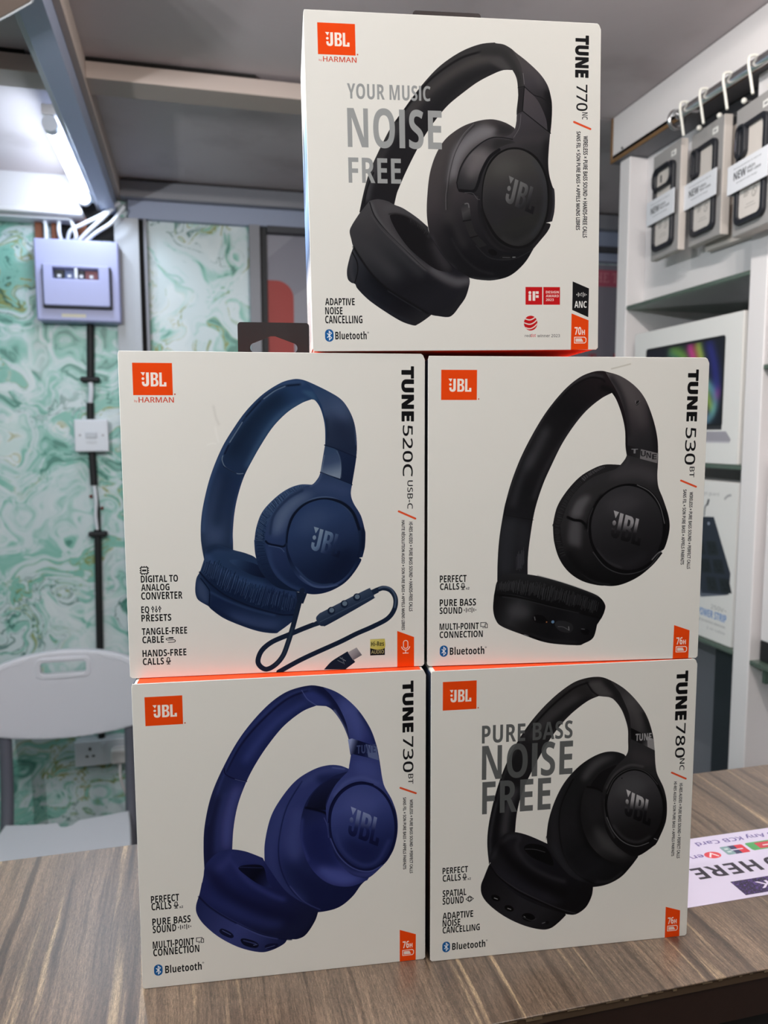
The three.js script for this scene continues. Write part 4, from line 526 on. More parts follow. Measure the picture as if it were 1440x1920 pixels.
function printE() {
  badge([[7.4, 7.1, 28.7, 25.2]], false);
  const band = path([[37.9, 127.5, 36.6, 113.6, 37.6, 100.1, 41.4, 82.2, 46.5, 66.4, 54.3, 49.9, 64.8, 34.5, 77, 21.8, 89.4, 12.7, 98.4, 9.4, 107.5, 8.7, 114.9, 10.9, 125.2, 17.2, 134.7, 26.7, 141.6, 37.1, 145.8, 49.2, 147.3, 59.4, 148.1, 67.7], [126.6, 63.6], [129.1, 59.1, 129, 51.8, 128.3, 42.7, 124.2, 31.6, 118.9, 24.5, 115.2, 22.3], [108.3, 21.3], [100.6, 24.4, 89.9, 32.3, 81.1, 41.7, 72.3, 54.6, 65.3, 67.7, 59.3, 80.8, 55.9, 94.2, 54.7, 107.8]]);
  fill(band, lg([[37.4, 118.3, 107.6, 12.7]], '#19191d', '#151417', '#1d1c1e', '#2a2829', '#262425'));
  within(band, () => {
    line([[64.9, 45.2, 77.2, 31.6, 93.3, 21.8]], '#3c3b3d', 4.4, 2.2); line([[75.6, 41.4, 88.1, 30.4, 102.4, 22.3]], '#161518', 3, 1.4); line([[64.8, 38.9, 77.1, 26.3, 91.3, 15.5, 101.2, 12]], '#0d0c0e', 1, 0.3); line([[39.1, 109.3, 45.7, 73.5, 57, 49.2, 71.8, 28.6, 85.9, 16.1, 98.5, 11.4]], '#333234', 0.8, 0.5);
    soft([[101.2, 12.4, 110.3, 12, 117.9, 20.4, 115.2, 22.1, 107.8, 21.2, 104.1, 17]], '#464445', 1.2); line([[100.3, 12.4, 104.1, 17.9, 108.3, 21.3]], '#0d0c0e', 0.8, 0.3); line([[113.1, 12.1, 122.5, 22.5, 127.5, 34.5, 129.7, 44.6]], '#1c1b1d', 4, 1.6); line([[117.1, 24, 123.8, 32.4, 127.3, 42.6]], '#a09e9e', 0.8, 0.5, 0.8);
    line([[47.6, 108.1, 49.6, 91.9, 54.8, 79.6]], '#4a494d', 3.6, 1.8, 0.85); line([[39.3, 125.8, 38.6, 107.4, 42.4, 87.7]], '#333338', 1, 0.6); line([[41.9, 118.6, 42.5, 100.4, 46.8, 82.6]], '#0c0c0f', 2.6, 1.2);
  });
  const arm = path([[115.8, 11.5, 125.2, 17.2, 134.7, 26.7, 141.6, 37.1, 146.3, 52], [130.6, 43.7], [128.9, 33.6, 122.5, 19.8]]);
  fill(arm, lg([[121.5, 17.9, 141.1, 49.8]], '#363436', '#454345', '#343234', '#252426')); within(arm, () => { line([[127.2, 22.7, 134, 33.9, 137.2, 45.9]], '#504d4f', 3.6, 2.2, 0.8); line([[138.7, 34.2, 144.8, 49.1]], '#191819', 1.8, 1); });
  fill(path([[130.6, 43.5], [146.4, 51.8], [147.5, 59.6], [131.1, 51]]), lg([[131.7, 47.4, 146.9, 55.7]], '#0d0d0e', '#1b1a1c', '#807e80')); fill(path([[141.8, 49.5], [146.2, 51.8], [147.3, 59.4], [142.5, 56.9]]), '#8b898a');
  words('TUNE', [[134.1, 47.8, 144.9, 52.4]], '#9b999b', { fat: 2 });
  const cup = path([[126.5, 60.8, 120.9, 58.8, 113.5, 58.6, 105.2, 61.3, 96.2, 67, 87.3, 76.4, 81.1, 87.9, 76.9, 101.3, 75.5, 114.1, 75.6, 112.4, 77.7, 124, 82.7, 135.9, 90.5, 144.3, 100.1, 148.1, 108.8, 149.5, 118.4, 148.3, 127.1, 144.2, 133.7, 137.5, 138.3, 131.6], [146.2, 104.7], [130.4, 65.4]]);
  fill(cup, lg([[78.1, 94.7, 118.5, 150.7]], '#1a1a1c', '#1d1c1f', '#141417', '#17171b', '#0d0d0f'));
  within(cup, () => {
    line([[92.6, 75.1, 85.5, 90.5, 83.9, 105.5, 87.2, 124.8, 96.1, 139, 108.8, 147.4]], '#060607', 0.7, 0.2); line([[90.6, 69.3, 82.5, 83.7, 80.1, 101.4, 83.3, 122.6, 92.2, 138.7]], '#242327', 4, 2); soft([[103.7, 65.5, 111.2, 61.3, 120.7, 62, 114.1, 65.3, 106.7, 70.4, 101.2, 76.6, 98.3, 74.5]], '#474648', 1.6, 0.9); line([[80.4, 118.5, 88.3, 133.5, 100, 144.2]], '#26262b', 3, 1.6); line([[109.7, 146, 119.4, 146.4, 127.9, 140.9]], '#37363a', 1, 0.7, 0.8); line([[101.4, 85.1, 98.9, 99.1, 102.1, 114.6, 111.1, 126.8, 122.8, 133.2]], '#0a0a0b', 4, 2);
  });
  const cone = path([[123.7, 65.9, 114.2, 69.1, 104.9, 75, 100.4, 83.2, 98.3, 93.4, 99, 104.8, 104.2, 118.6, 113.1, 128.9, 123.8, 134.2, 135.5, 133.8], [146.7, 119.2], [145, 71.1]]);
  fill(cone, lg([[101.3, 82.3, 122.8, 133.6]], '#1d1c1e', '#1a191b', '#1b1a1c', '#2a292b', '#161517'));
  within(cone, () => { soft([[107.7, 107.4, 114.6, 113.7, 124.5, 124.1, 132.5, 130.6, 122.7, 128.8, 110.9, 119.1]], '#3f3e40', 2, 0.85); soft([[100.5, 86, 109.9, 84.8, 114, 94.6, 108.6, 105.6, 101.8, 101.2]], '#222123', 2, 0.8); });
  fill(path([[120.9, 67.6, 111.5, 71.7, 105.9, 77.9, 104.1, 81.1], [109.9, 82.9, 114.7, 85.1], [115.5, 80.5, 120.1, 74.2, 126.7, 70.8]]), '#121113'); line([[102.2, 80.9, 108.9, 82.8, 114.2, 86]], '#050506', 1, 0.25);
  const house = path([[126.6, 63.6, 129.3, 60.1], [131.1, 51], [147.5, 59.6], [148.4, 69.6, 150, 76.2, 154.7, 85.8, 157.2, 96.3, 156.9, 108.5, 152.6, 119.9, 150.3, 124], [137.2, 130.9, 125.7, 124.7, 116.9, 113.7, 113.3, 101.3, 112, 90.1, 113.6, 81], [117.1, 73.9, 121.2, 68.7]]);
  fill(house, lg([[131.9, 55.7, 129.6, 128.8]], '#2c2b2d', '#262527', '#1b1a1c', '#121113', '#0f0e10'));
  within(house, () => { soft([[132, 57.5, 145.3, 62, 145.6, 70.3, 132.3, 65.8]], '#373537', 2, 0.8); line([[115.1, 83, 121.3, 73.3, 130.5, 68.4, 139.9, 70]], '#4a484a', 1, 0.5); line([[114.4, 90.3, 115.7, 104.3, 121.7, 116.9]], '#3a393b', 0.8, 0.4); });
  const R = path([[114.5, 95.9, 115.2, 85.8, 119.5, 76.4, 126.8, 71.4, 135.2, 70.6, 143.8, 74.4, 150.7, 82.3, 155.4, 93.3, 156.1, 103.7, 153.3, 113.8, 147.4, 121.4, 139.9, 124.5, 131.3, 122.9, 123.6, 117.1, 117.7, 107.3]]);
  fill(R, '#0b0b0c'); line([[115.7, 86.7, 120, 77.4, 127.3, 72.1, 135.3, 71.1, 143.4, 74.8, 150.3, 82.7]], '#4b4a4c', 0.4, 0.15); line([[116.1, 102.5, 120.6, 112.2, 127.9, 120.2, 137, 124, 145.5, 122.2]], '#69686b', 0.5, 0.15);
  const D = path([[116.2, 96, 117.1, 86.8, 121, 78.3, 127.8, 73.3, 135.3, 72.4, 143.1, 75.9, 149.3, 83.1, 153.6, 93.2, 154.4, 103.1, 151.7, 112.8, 146.2, 119.7, 139.6, 122.5, 131.7, 121, 124.7, 115.5, 119, 106.9]]);
  fill(D, lg([[126, 72.7, 138.8, 122.1]], '#3a393c', '#39383b', '#2b2a2d', '#19181a', '#131214'));
  within(D, () => { soft([[124.3, 79, 135.4, 76.1, 143.2, 83.1, 135.9, 89.1, 123.6, 88.2]], '#48474a', 2.6, 0.7); line([[120.5, 108.4, 128.3, 117.5, 137.9, 121.1, 146.3, 118]], '#39383b', 1.2, 0.8); });
  logo([[128.8, 84.4, 147.8, 94.2, 126.9, 101.5]], lg([[137.7, 86.5, 134.5, 105.8]], '#c4c2c4', '#a3a1a3', '#17161a', '#08080a'));
  fill(disc([[125.6, 76.8]], 0.4, 0.4, 0), '#0a0a0b'); line([[149.2, 119.6, 151.2, 120.7]], '#8a888a', 0.5, 0.1);
  const low = path([[37.7, 128.6, 35, 135.5, 32.8, 141.9, 33.8, 148.7, 39, 155.8, 49.3, 164.5, 61.6, 171.5, 73.1, 175.4, 79.7, 175.2, 85.4, 171.4, 90, 167], [75.3, 146.8], [42.3, 122.9]]);
  fill(low, lg([[36, 138.4, 81.6, 175.4]], '#141317', '#1c1b1f', '#222126', '#1f1e22', '#131215'));
  const pad = path([[38.1, 124.4, 40.4, 117.1, 47.6, 108.8, 54.1, 107.6, 63.4, 110.5, 76.6, 117.3], [80.6, 126.2, 92.3, 140.6, 103.9, 146.5, 108, 148.3], [107.2, 155.5, 103.4, 163, 96.8, 167.2, 91, 166.8], [77.5, 161.4, 61.3, 153.2, 49, 143.4, 40.6, 133.1]]);
  fill(pad, lg([[46.7, 111, 80.4, 164.6]], '#1b1a1e', '#1c1b20', '#15141a', '#131217', '#0f0e11'));
  within(pad, () => { line([[40.4, 123.7, 44.9, 115.6, 51.3, 110.5]], '#2c2b30', 2, 1); line([[50.4, 110.4, 57.8, 111, 56.1, 118.4, 63.8, 130.4, 77.1, 139.2, 88.6, 144.1]], '#2a292e', 2.4, 1); line([[44.9, 115.6, 51.6, 125.6, 67.7, 140.3, 88.7, 151.9]], '#0a090c', 5, 2); soft([[41.4, 130.4, 52.7, 137.1, 68.8, 148.1, 87, 157.5, 77.5, 157.6, 58.4, 148.1, 46.2, 138.4]], '#24232a', 2, 0.8); });
  fill(path([[60.8, 118.8, 65.4, 116.3, 75.8, 120, 80.7, 131.9, 73.1, 129.3, 65.5, 124.9]]), '#08080a'); line([[61.7, 119.6, 68.3, 120.4, 74.9, 122.8]], '#4a494c', 0.35, 0.12);
  line([[38.2, 127.3, 43.4, 135.3, 56.5, 146, 71.7, 155.1, 85.2, 162.2, 96.7, 166.7]], '#353439', 0.5, 0.2); line([[38.7, 128.7, 44.3, 136.8, 57.5, 148, 73.7, 157.2, 89, 165.5]], '#060608', 0.8, 0.2);
  for (const q of [[[42.6, 150.9]], [[51.6, 158.8]]]) { g.save(); g.translate(q[0][0], q[0][1]); g.rotate(0.5); fill(disc([[0, 0]], 3.3, 1.9, 0), '#060607'); g.restore(); line([[q[0][0] - 1, q[0][1] - 0.1, q[0][0] + 1.2, q[0][1] + 0.9]], '#a7a5a8', 0.45, 0.12); }
  g.save(); g.translate(...[[64.6, 166.2]].flat()); g.rotate(0.35); fill(disc([[0, 0]], 4.6, 2.7, 0), '#050506'); g.restore(); line([[60.6, 165.6, 66.3, 168.6, 69.6, 167.6]], '#333237', 0.5, 0.15); line([[61.5, 165.2, 62.5, 166]], '#8a8a8d', 0.4, 0.1); line([[73.9, 171.3, 75.8, 170.8]], '#6b6a6e', 0.5, 0.15); fill(disc([[77.2, 171.1]], 1.2, 1.2, 0), '#0c0c0e');
  const grey = '#565858';
  g.globalAlpha = 0.93; words('PURE BASS', [[32.4, 36.3, 91.6, 47.7]], grey); words('NOISE', [[32.6, 49.6, 92.2, 71.5]], grey); words('FREE', [[33, 73, 78.1, 94.1]], grey); g.globalAlpha = 1;
  words('PERFECT', [[7.8, 127.6, 24.2, 131.8]], INK); words('CALLS', [[7.9, 132.6, 19.6, 136.9]], INK); { const [x, y] = [[22.1, 134.8]].flat(); mic(x, y, 4, INK); times2(x + 1.8, y + 2.2, 1.5); }
  words('SPATIAL', [[7.9, 142.7, 23.3, 147.1]], INK); words('SOUND', [[7.9, 147.7, 21.6, 152.3]], INK); { const [x, y] = [[25.5, 149.9]].flat(); g.strokeStyle = INK; g.lineWidth = 0.4; g.strokeRect(x - 0.9, y - 1, 1.8, 2); g.beginPath(); g.moveTo(x - 2.4, y); g.lineTo(x, y - 2); g.lineTo(x + 2.4, y); g.lineTo(x, y + 2); g.closePath(); g.stroke(); }
  words('ADAPTIVE', [[8, 157.8, 27.9, 162.2]], INK); words('NOISE', [[8, 162.7, 19.5, 167.1]], INK); words('CANCELLING', [[8, 167.5, 32.3, 171.8]], INK);
  bluetooth([[10.4, 181]], [[14.3, 178.8, 36.1, 183.5]]);
  title([[161, 7.9, 168.2, 40]], '780', [[161.8, 42.5, 168.2, 65.7]], 'NC', [[165.1, 66.2, 168.4, 74.2]], [[159.8, 75.4, 169.8, 80.2]], 'HI-RES AUDIO × PURE BASS SOUND × PERFECT CALLS', [[165.6, 83.1, 167.5, 134.7]], 'HI-RES AUDIO × SON PURE BASS × APPELS PARFAITS', [[161.8, 81.7, 163.5, 132.9]]);
  hours([[159.1, 168.1, 169.4, 171.6, 169.5, 189.8, 159.2, 190.1]], '76');
}


// ---------------------------------------------------------------------------------------------
// Materials
const marbleMap = dataTexture(1024, 1024, (u, v) => {
  const x = u * 4.3, y = v * 4.3, ax = fbm(x * 0.8, y * 0.8, 1.7), ay = fbm(x * 0.8 + 5.2, y * 0.8 + 1.3, 9.2);
  const bx = fbm(x + 4.6 * ax, y + 4.6 * ay, 3.1), by = fbm(x + 4.6 * ax + 8.3, y + 4.6 * ay + 2.8, 5.5), s = fbm(x * 0.9 + 4.2 * bx, y * 0.9 + 4.2 * by, 11.3, 5), t = fbm(x * 1.6 + 3 * ax, y * 1.6 + 3 * by, 21.1, 4);
  let c = mix([206, 219, 222], [132, 190, 176], smooth(s, -0.16, 0.14));
  c = mix(c, [74, 130, 116], smooth(s + 0.35 * bx, 0.16, 0.34) * 0.85);
  c = mix(c, [222, 230, 232], smooth(t, 0.1, 0.34) * 0.8);
  const vein = Math.abs(s * 0.9 + t * 0.35 - 0.02);
  c = mix(c, [138, 136, 62], (1 - smooth(vein, 0.008, 0.05)) * smooth(by, -0.05, 0.2) * 0.8);
  c = mix(c, [38, 82, 74], (1 - smooth(Math.abs(t + 0.5 * s + 0.06), 0.004, 0.03)) * smooth(ax, 0, 0.2) * 0.7);
  return c;
});
const woodMap = dataTexture(2048, 640, (u, v) => {   // u across the planks (0.8 m), v along the grain (0.26 m)
  const X = u * 800, Z = v * 260, w = X + 5 * fbm(X * 0.012, Z * 0.006, 2.2) + 1.5 * noise(X * 0.05, Z * 0.02, 4);
  const broad = fbm(w * 0.035, Z * 0.002, 1.1, 3), band = fbm(w * 0.14, Z * 0.004, 6.1, 3), fine = fbm(w * 0.9, Z * 0.02, 8.7, 3), pore = noise(w * 3.1, Z * 0.22, 3.3), speck = noise(X * 2.3, Z * 0.9, 14.1);
  let c = mix([97, 80, 66], [122, 102, 84], smooth(broad, -0.25, 0.3));
  c = mix(c, [62, 48, 38], smooth(band, 0.04, 0.34) * 0.8); c = mix(c, [172, 148, 116], smooth(-band - 0.5 * broad, 0.18, 0.42) * 0.85);
  const k = 1 + 0.42 * fine + 0.3 * pore + 0.24 * speck; return c.map((q) => q * k);
});
const paintMap = dataTexture(512, 512, (u, v) => { const s = fbm(u * 7, v * 7, 3, 5), b = smooth(fbm(u * 2.5, v * 2.5, 8, 3), 0.05, 0.5); return mix([200, 190, 192], [168, 157, 158], smooth(s, 0, 0.5) * 0.6 + 0.35 * b); });
const marble = std(0xffffff, 0.38, { map: marbleMap }), wood = new THREE.MeshPhysicalMaterial({ color: 0xffffff, roughness: 0.38, ior: 1.6, map: woodMap, bumpMap: woodMap, bumpScale: 0.0002, clearcoat: 1, clearcoatRoughness: 0.34 });
const ceilingPaint = std(0xffffff, 0.8, { map: paintMap }), metalPaint = std(0x99a2ba, 0.45), ledge = std(0xb9bcc2, 0.55), warmPaint = std(0xb9aaa2, 0.8), gapDark = std(0x14110f, 0.9);
const white = std(0xe0dcdd, 0.42), laminate = std(0xe0dbdb, 0.4), brownEdge = std(0x7a5a38, 0.7), glassPlate = new THREE.MeshPhysicalMaterial({ color: 0x9fb8a8, roughness: 0.08, transmission: 0.75, thickness: 0.006, ior: 1.5, attenuationColor: new THREE.Color(0x3c6a56), attenuationDistance: 0.02 });
const greyFrame = std(0x8b8b92, 0.5), plastic = std(0xdfe2ea, 0.35), black = std(0x131316, 0.6), chrome = std(0xd8d8da, 0.22, { metalness: 1 }), cardWhite = std(0xe4e1d9, 0.6), cardOrange = std(0xf0480c, 0.55), cardBlack = std(0x0d0b0e, 0.65);

// ---------------------------------------------------------------------------------------------
// The setting
function struct(name, geometry, material) { const m = mesh(name, geometry, material, scene); m.userData = { kind: 'structure' }; return m; }
const Y = (v) => v + EYE, CEIL = Y(0.60), X0 = -1.35, X1 = 1.36, ZB = -2.0, ZF = 1.5;
const floorTile = std(0x8d8780, 0.6, { map: paintMap });
struct('floor', uvPlane(box(X0 - 0.1, X1 + 0.1, -0.1, 0, ZB - 0.1, ZF + 0.1, 0), 0, 2, 0.9), floorTile);
{ const w = box(X0 - 0.1, X1 + 0.1, 0, CEIL, ZB - 0.1, ZB, 0); w.translate(0.55, -0.35, 0); uvPlane(w, 0, 1, 1.46); w.translate(-0.55, 0.35, 0); struct('wall_back', w, marble); }
struct('wall_left', uvPlane(box(X0 - 0.1, X0, 0, CEIL, ZB, ZF, 0), 2, 1, 1.46), marble);
struct('wall_right', box(X1, X1 + 0.1, 0, CEIL, ZB, ZF, 0), white);
struct('wall_front', box(X0 - 0.1, X1 + 0.1, 0, CEIL, ZF, ZF + 0.1, 0), std(0x8a847e, 0.6));  // unseen wall behind the camera; grey chosen to weaken its bounce on the cartons
const ceiling = struct('ceiling', box(X0 - 0.1, X1 + 0.1, CEIL + 0.006, CEIL + 0.1, ZB - 0.1, ZF + 0.1, 0), gapDark);
for (const [x0, x1] of [[X0, -0.172], [-0.168, X1]]) for (const [z0, z1] of [[ZB, -1.392], [-1.388, -0.62], [-0.616, 0.2], [0.204, ZF]]) mesh('panel', uvPlane(box(x0, x1, CEIL, CEIL + 0.006, z0, z1, 0.001), 0, 2, 1.3), ceilingPaint, ceiling);
// battens across the ceiling and the beam under it, running to the back wall
for (const z of [-1.39, -0.62, 0.2]) {
  struct('trim', box(-0.150, z < -1 ? 0.7 : X1, Y(0.566), Y(0.592), z - 0.034, z + 0.03), warmPaint); struct('trim', box(X0, -0.205, Y(0.566), Y(0.592), z - 0.034, z + 0.03), warmPaint);
  struct('trim', box(-0.150, 0.12, Y(0.592), CEIL, z + 0.012, z + 0.026, 0), gapDark); struct('trim', box(X0, -0.24, Y(0.592), CEIL, z + 0.012, z + 0.026, 0), gapDark);
}
const beam = struct('ceiling_beam', box(-0.195, -0.161, Y(0.522), CEIL, ZB, ZF), metalPaint);
mesh('flange', box(-0.205, -0.195, Y(0.53), Y(0.535), ZB, ZF, 0), ledge, beam); mesh('flange', box(-0.161, -0.150, Y(0.558), CEIL, ZB, ZF), warmPaint, beam);  // right flange toned brownish for the warm light falling on it
// woodwork along the top of the back wall and the posts that divide it
struct('trim', box(-0.150, X1, Y(0.556), Y(0.594), ZB, ZB + 0.045), greyFrame); struct('trim', box(-0.135, X1, Y(0.514), Y(0.556), ZB, ZB + 0.02), metalPaint);
struct('trim', box(-0.150, X1, Y(0.594), CEIL, ZB, ZB + 0.03, 0), gapDark);
struct('trim', box(X0, -0.24, Y(0.515), CEIL, ZB, ZB + 0.03), white);
struct('trim', box(-0.168, -0.112, 0, Y(0.514), ZB, ZB + 0.022), ledge); struct('trim', box(-0.112, -0.101, 0, Y(0.514), ZB, ZB + 0.006, 0), gapDark); struct('trim', box(-0.101, -0.094, 0, Y(0.514), ZB, ZB + 0.02), greyFrame);
struct('trim', box(0.150, 0.176, 0, Y(0.514), ZB, ZB + 0.03), greyFrame); struct('trim', box(0.176, 0.194, 0, Y(0.514), ZB, ZB + 0.012, 0), std(0x2b2c30, 0.6)); struct('trim', box(0.194, X1, Y(0.498), Y(0.514), ZB, ZB + 0.03), std(0x46464c, 0.6));
struct('trim', box(1.02, X1, Y(0.474), Y(0.496), ZB + 0.001, ZB + 0.028), metalPaint);
struct('trim', box(-0.31, -0.16, Y(0.462), Y(0.548), ZB, ZB + 0.004, 0), gapDark);

// ---------------------------------------------------------------------------------------------
// Tube lamps: glowing tubes with their own light, only the first in view
function tubeLamp(name, label, x, y, z0, z1, power, color, glow) {
  const t = thing(name, label, 'tube light', x, y, (z0 + z1) / 2), L = (z1 - z0) / 2;
  const lit = new THREE.MeshStandardMaterial({ color: 0xffffff, emissive: color, emissiveIntensity: glow, roughness: 0.4 });
  mesh('mount', box(-0.012, 0.012, 0.013, 0.030, -L - 0.02, L + 0.02), white, t);
  mesh('lamp_tube', new THREE.CapsuleGeometry(0.0115, 2 * L - 0.03, 6, 20).rotateX(Math.PI / 2), lit, t);
  for (const s of [-1, 1]) mesh('end_cap', rod([0, 0, s * (L - 0.006)], [0, 0, s * (L + 0.014)], 0.0135), plastic, t);
  const n = 4;
  for (let i = 0; i < n; i++) {
    const p = new THREE.PointLight(color, power / n, 0, 2); p.name = 'tube_glow'; p.position.set(0, 0, (((i + 0.5) / n) * 2 - 1) * (L - 0.02)); p.castShadow = true; p.shadow.radius = 0.5; t.add(p);
  }
  return t;
}
tubeLamp('tube_light', 'glowing white tube light fixed along the left side of the ceiling beam', -0.2265, Y(0.5386), -1.935, -1.505, TUBE_BACK, COOL, 6);
for (const x of [-0.30, 0.22]) tubeLamp('tube_light', x < 0 ? 'unseen tube light behind the camera, over the left of the counter, lighting the cartons' : 'unseen tube light behind the camera, over the right of the counter, lighting the cartons', x, Y(0.555), 0.08, 0.56, UNSEEN_FRONT / 2, NEUTRAL, 3);  // out of view, placed to light the carton fronts from above

tubeLamp('tube_light', 'unseen tube light low left of the counter, placed to light counter, chair and shelving', -0.47, Y(0.36), -0.70, -0.22, UNSEEN_SIDE, DAY, 3);  // out of view, placed to light the left counter, chair and shelving
tubeLamp('tube_light', 'unseen tube light on the ceiling right of the topmost carton, lighting shelving and sticker', 0.38, Y(0.56), -0.72, -0.28, UNSEEN_RIGHT, NEUTRAL, 3);  // out of view, placed to light the shelving and the sticker

// a boarded box on the ceiling near the camera, its white-lined corner in the top left of the view
{
  const t = thing('ceiling_board', 'brown board with a white edge hung below the ceiling in the top left corner', 'board', 0, Y(0.5), 0);
  const s = new THREE.Shape(); s.moveTo(-0.75, 1.64); s.lineTo(-0.212, 1.063); s.lineTo(-0.166, 1.012); s.lineTo(-0.14, 0.93); s.lineTo(-0.75, 0.62);
  mesh('panel', new THREE.ExtrudeGeometry(s, { depth: 0.05, bevelEnabled: false }).rotateX(-Math.PI / 2).translate(0, 0.001, 0), std(0x9a8276, 0.7), t);
  mesh('edge_strip', tube([[-0.75, 0.003, -1.645], [-0.212, 0.003, -1.067], [-0.166, 0.003, -1.015], [-0.139, 0.003, -0.93]], 0.0022, 20), white, t);
}

// ---------------------------------------------------------------------------------------------
// Left of the room: ledge, fuse box, conduit, switches, chair
{
  const t = thing('wall_ledge', 'white narrow ledge high on the green marbled wall under the tube light', 'ledge', 0, Y(0.499), 0);
  mesh('board', box(-0.95, -0.232, 0, 0.017, ZB, ZB + 0.075, 0.006), white, t); mesh('support', box(-0.9, -0.262, -0.006, 0.0005, ZB, ZB + 0.05), plastic, t);
}
{
  const t = thing('fuse_box', 'square white fuse box mounted on the green marbled wall above a black conduit', 'fuse box', -0.2495, Y(0.262), ZB);
  const lilac = std(0xa6a9d2, 0.4); mesh('base', box(-0.0925, 0.0925, 0, 0.186, 0, 0.058, 0.005), lilac, t);
  const s = roundRect(-0.072, 0.072, 0.032, 0.125, 0.005), h = new THREE.Path(); roundRect(-0.051, 0.048, 0.093, 0.117, 0.001, h); s.holes.push(h);
  mesh('cover', plate(s, 0.02, 0.003).translate(0, 0, 0.060), lilac, t);
  for (const [x0, x1, y0, y1] of [[-0.072, -0.0745, 0.03, 0.124], [0.072, 0.0745, 0.03, 0.124]]) mesh('joint', box(Math.min(x0, x1), Math.max(x0, x1), y0, y1, 0.056, 0.072, 0), black, t);
  mesh('joint', box(-0.0745, 0.0745, 0.0285, 0.032, 0.056, 0.074, 0), black, t);
  mesh('backing', box(-0.05, 0.047, 0.094, 0.116, 0.0585, 0.0592, 0), std(0x6a6c74, 0.6), t);
  [[-0.048, -0.028, 0x22252a], [-0.026, -0.006, 0x5d6a92], [0.004, 0.016, 0x33363f], [0.018, 0.046, 0x7a3f46]].forEach(([x0, x1, c]) => { const b = mesh('breaker', box(x0, x1, 0.095, 0.115, 0.0592, 0.066), std(c, 0.5), t); mesh('lever', box((x0 + x1) / 2 - 0.004, (x0 + x1) / 2 + 0.004, 0.097, 0.104, 0.066, 0.071), plastic, b); });
  mesh('latch', box(-0.004, 0.003, 0.094, 0.118, 0.066, 0.079), plastic, t);
  mesh('label_strip', box(-0.038, 0.015, 0.009, 0.017, 0.0575, 0.0584, 0), std(0xd9d2c0, 0.5), t);
}
{
  const t = thing('cable_bundle', 'bundle of loose white cables running from the fuse box up to the beam', 'cable', 0, Y(0.44), 0);
  const runs = [[[-0.318, 0.0085, ZB + 0.03], [-0.317, 0.04, ZB + 0.035], [-0.322, 0.072, ZB + 0.03]], [[-0.285, 0.0085, ZB + 0.03], [-0.288, 0.03, ZB + 0.04], [-0.285, 0.072, ZB + 0.03]], [[-0.272, 0.0085, ZB + 0.03], [-0.262, 0.03, ZB + 0.045], [-0.235, 0.045, ZB + 0.05], [-0.19, 0.07, ZB + 0.05], [-0.15, 0.1, ZB + 0.05]], [[-0.25, 0.0085, ZB + 0.03], [-0.225, 0.03, ZB + 0.045], [-0.19, 0.06, ZB + 0.055], [-0.165, 0.085, ZB + 0.055]], [[-0.235, 0.0085, ZB + 0.03], [-0.205, 0.028, ZB + 0.05], [-0.17, 0.05, ZB + 0.06], [-0.14, 0.088, ZB + 0.06]], [[-0.27, 0.072, ZB + 0.03], [-0.255, 0.04, ZB + 0.05], [-0.25, 0.014, ZB + 0.05], [-0.262, 0.0085, ZB + 0.03]]];
  runs.forEach((r) => mesh('cable', tube(r, 0.0045), plastic, t));
  for (const [x, w] of [[-0.336, 0.016], [-0.302, 0.012], [-0.24, 0.02]]) mesh('wood_block', box(x - w / 2, x + w / 2, 0.01, 0.07, ZB + 0.002, ZB + 0.018), std(0x7d4a33, 0.8), t);
}
{
  const t = thing('conduit', 'black plastic conduit clipped down the marbled wall below the fuse box', 'conduit', 0, 0, 0);
  const seg = (x0, y0, x1, y1) => mesh('pipe', rod([x0, Y(y0), ZB + 0.012], [x1, Y(y1), ZB + 0.012], 0.0085), black, t);
  seg(-0.231, 0.262, -0.236, 0.128); seg(-0.239, 0.075, -0.240, 0.03); seg(-0.240, -0.03, -0.238, -0.125); seg(-0.234, -0.235, -0.246, -0.78);
  for (const [x, y] of [[-0.2365, 0.131], [-0.2335, -0.246]]) { const c = mesh('clip', box(x - 0.022, x + 0.022, Y(y) - 0.0065, Y(y) + 0.0065, ZB, ZB + 0.024, 0.005), black, t); for (const s of [-1, 1]) mesh('screw', rod([x + s * 0.017, Y(y), ZB + 0.023], [x + s * 0.017, Y(y), ZB + 0.0255], 0.003), black, c); }
  mesh('wire', tube([[-0.237, Y(0.13), ZB + 0.012], [-0.235, Y(0.11), ZB + 0.014], [-0.2385, Y(0.075), ZB + 0.012]], 0.006), plastic, t, 'bare white wire between conduit pieces');
  mesh('wire', tube([[-0.238, Y(-0.12), ZB + 0.013], [-0.2345, Y(-0.165), ZB + 0.016], [-0.237, Y(-0.2), ZB + 0.014], [-0.234, Y(-0.24), ZB + 0.013]], 0.0042), plastic, t, 'bare white wire between conduit pieces');
  mesh('wire', tube([[-0.238, Y(-0.12), ZB + 0.01], [-0.231, Y(-0.18), ZB + 0.011], [-0.231, Y(-0.24), ZB + 0.012]], 0.004), black, t);
  for (const [x, y] of [[-0.2475, -0.153], [-0.2225, -0.183]]) mesh('plug', rod([x, Y(y), ZB], [x, Y(y), ZB + 0.006], 0.004), std(0x6a2f28, 0.7), t);
}
function wallPlate(name, label, x, y, w, h, group) {
  const t = thing(name, label, name === 'fused_switch' ? 'switch' : 'socket', x, Y(y), ZB, group);
  mesh('back_box', box(-w / 2 + 0.003, w / 2 - 0.003, -h / 2 + 0.003, h / 2 - 0.003, 0, 0.026), plastic, t); mesh('face_plate', box(-w / 2, w / 2, -h / 2, h / 2, 0.026, 0.036, 0.004), plastic, t);
  return t;
}
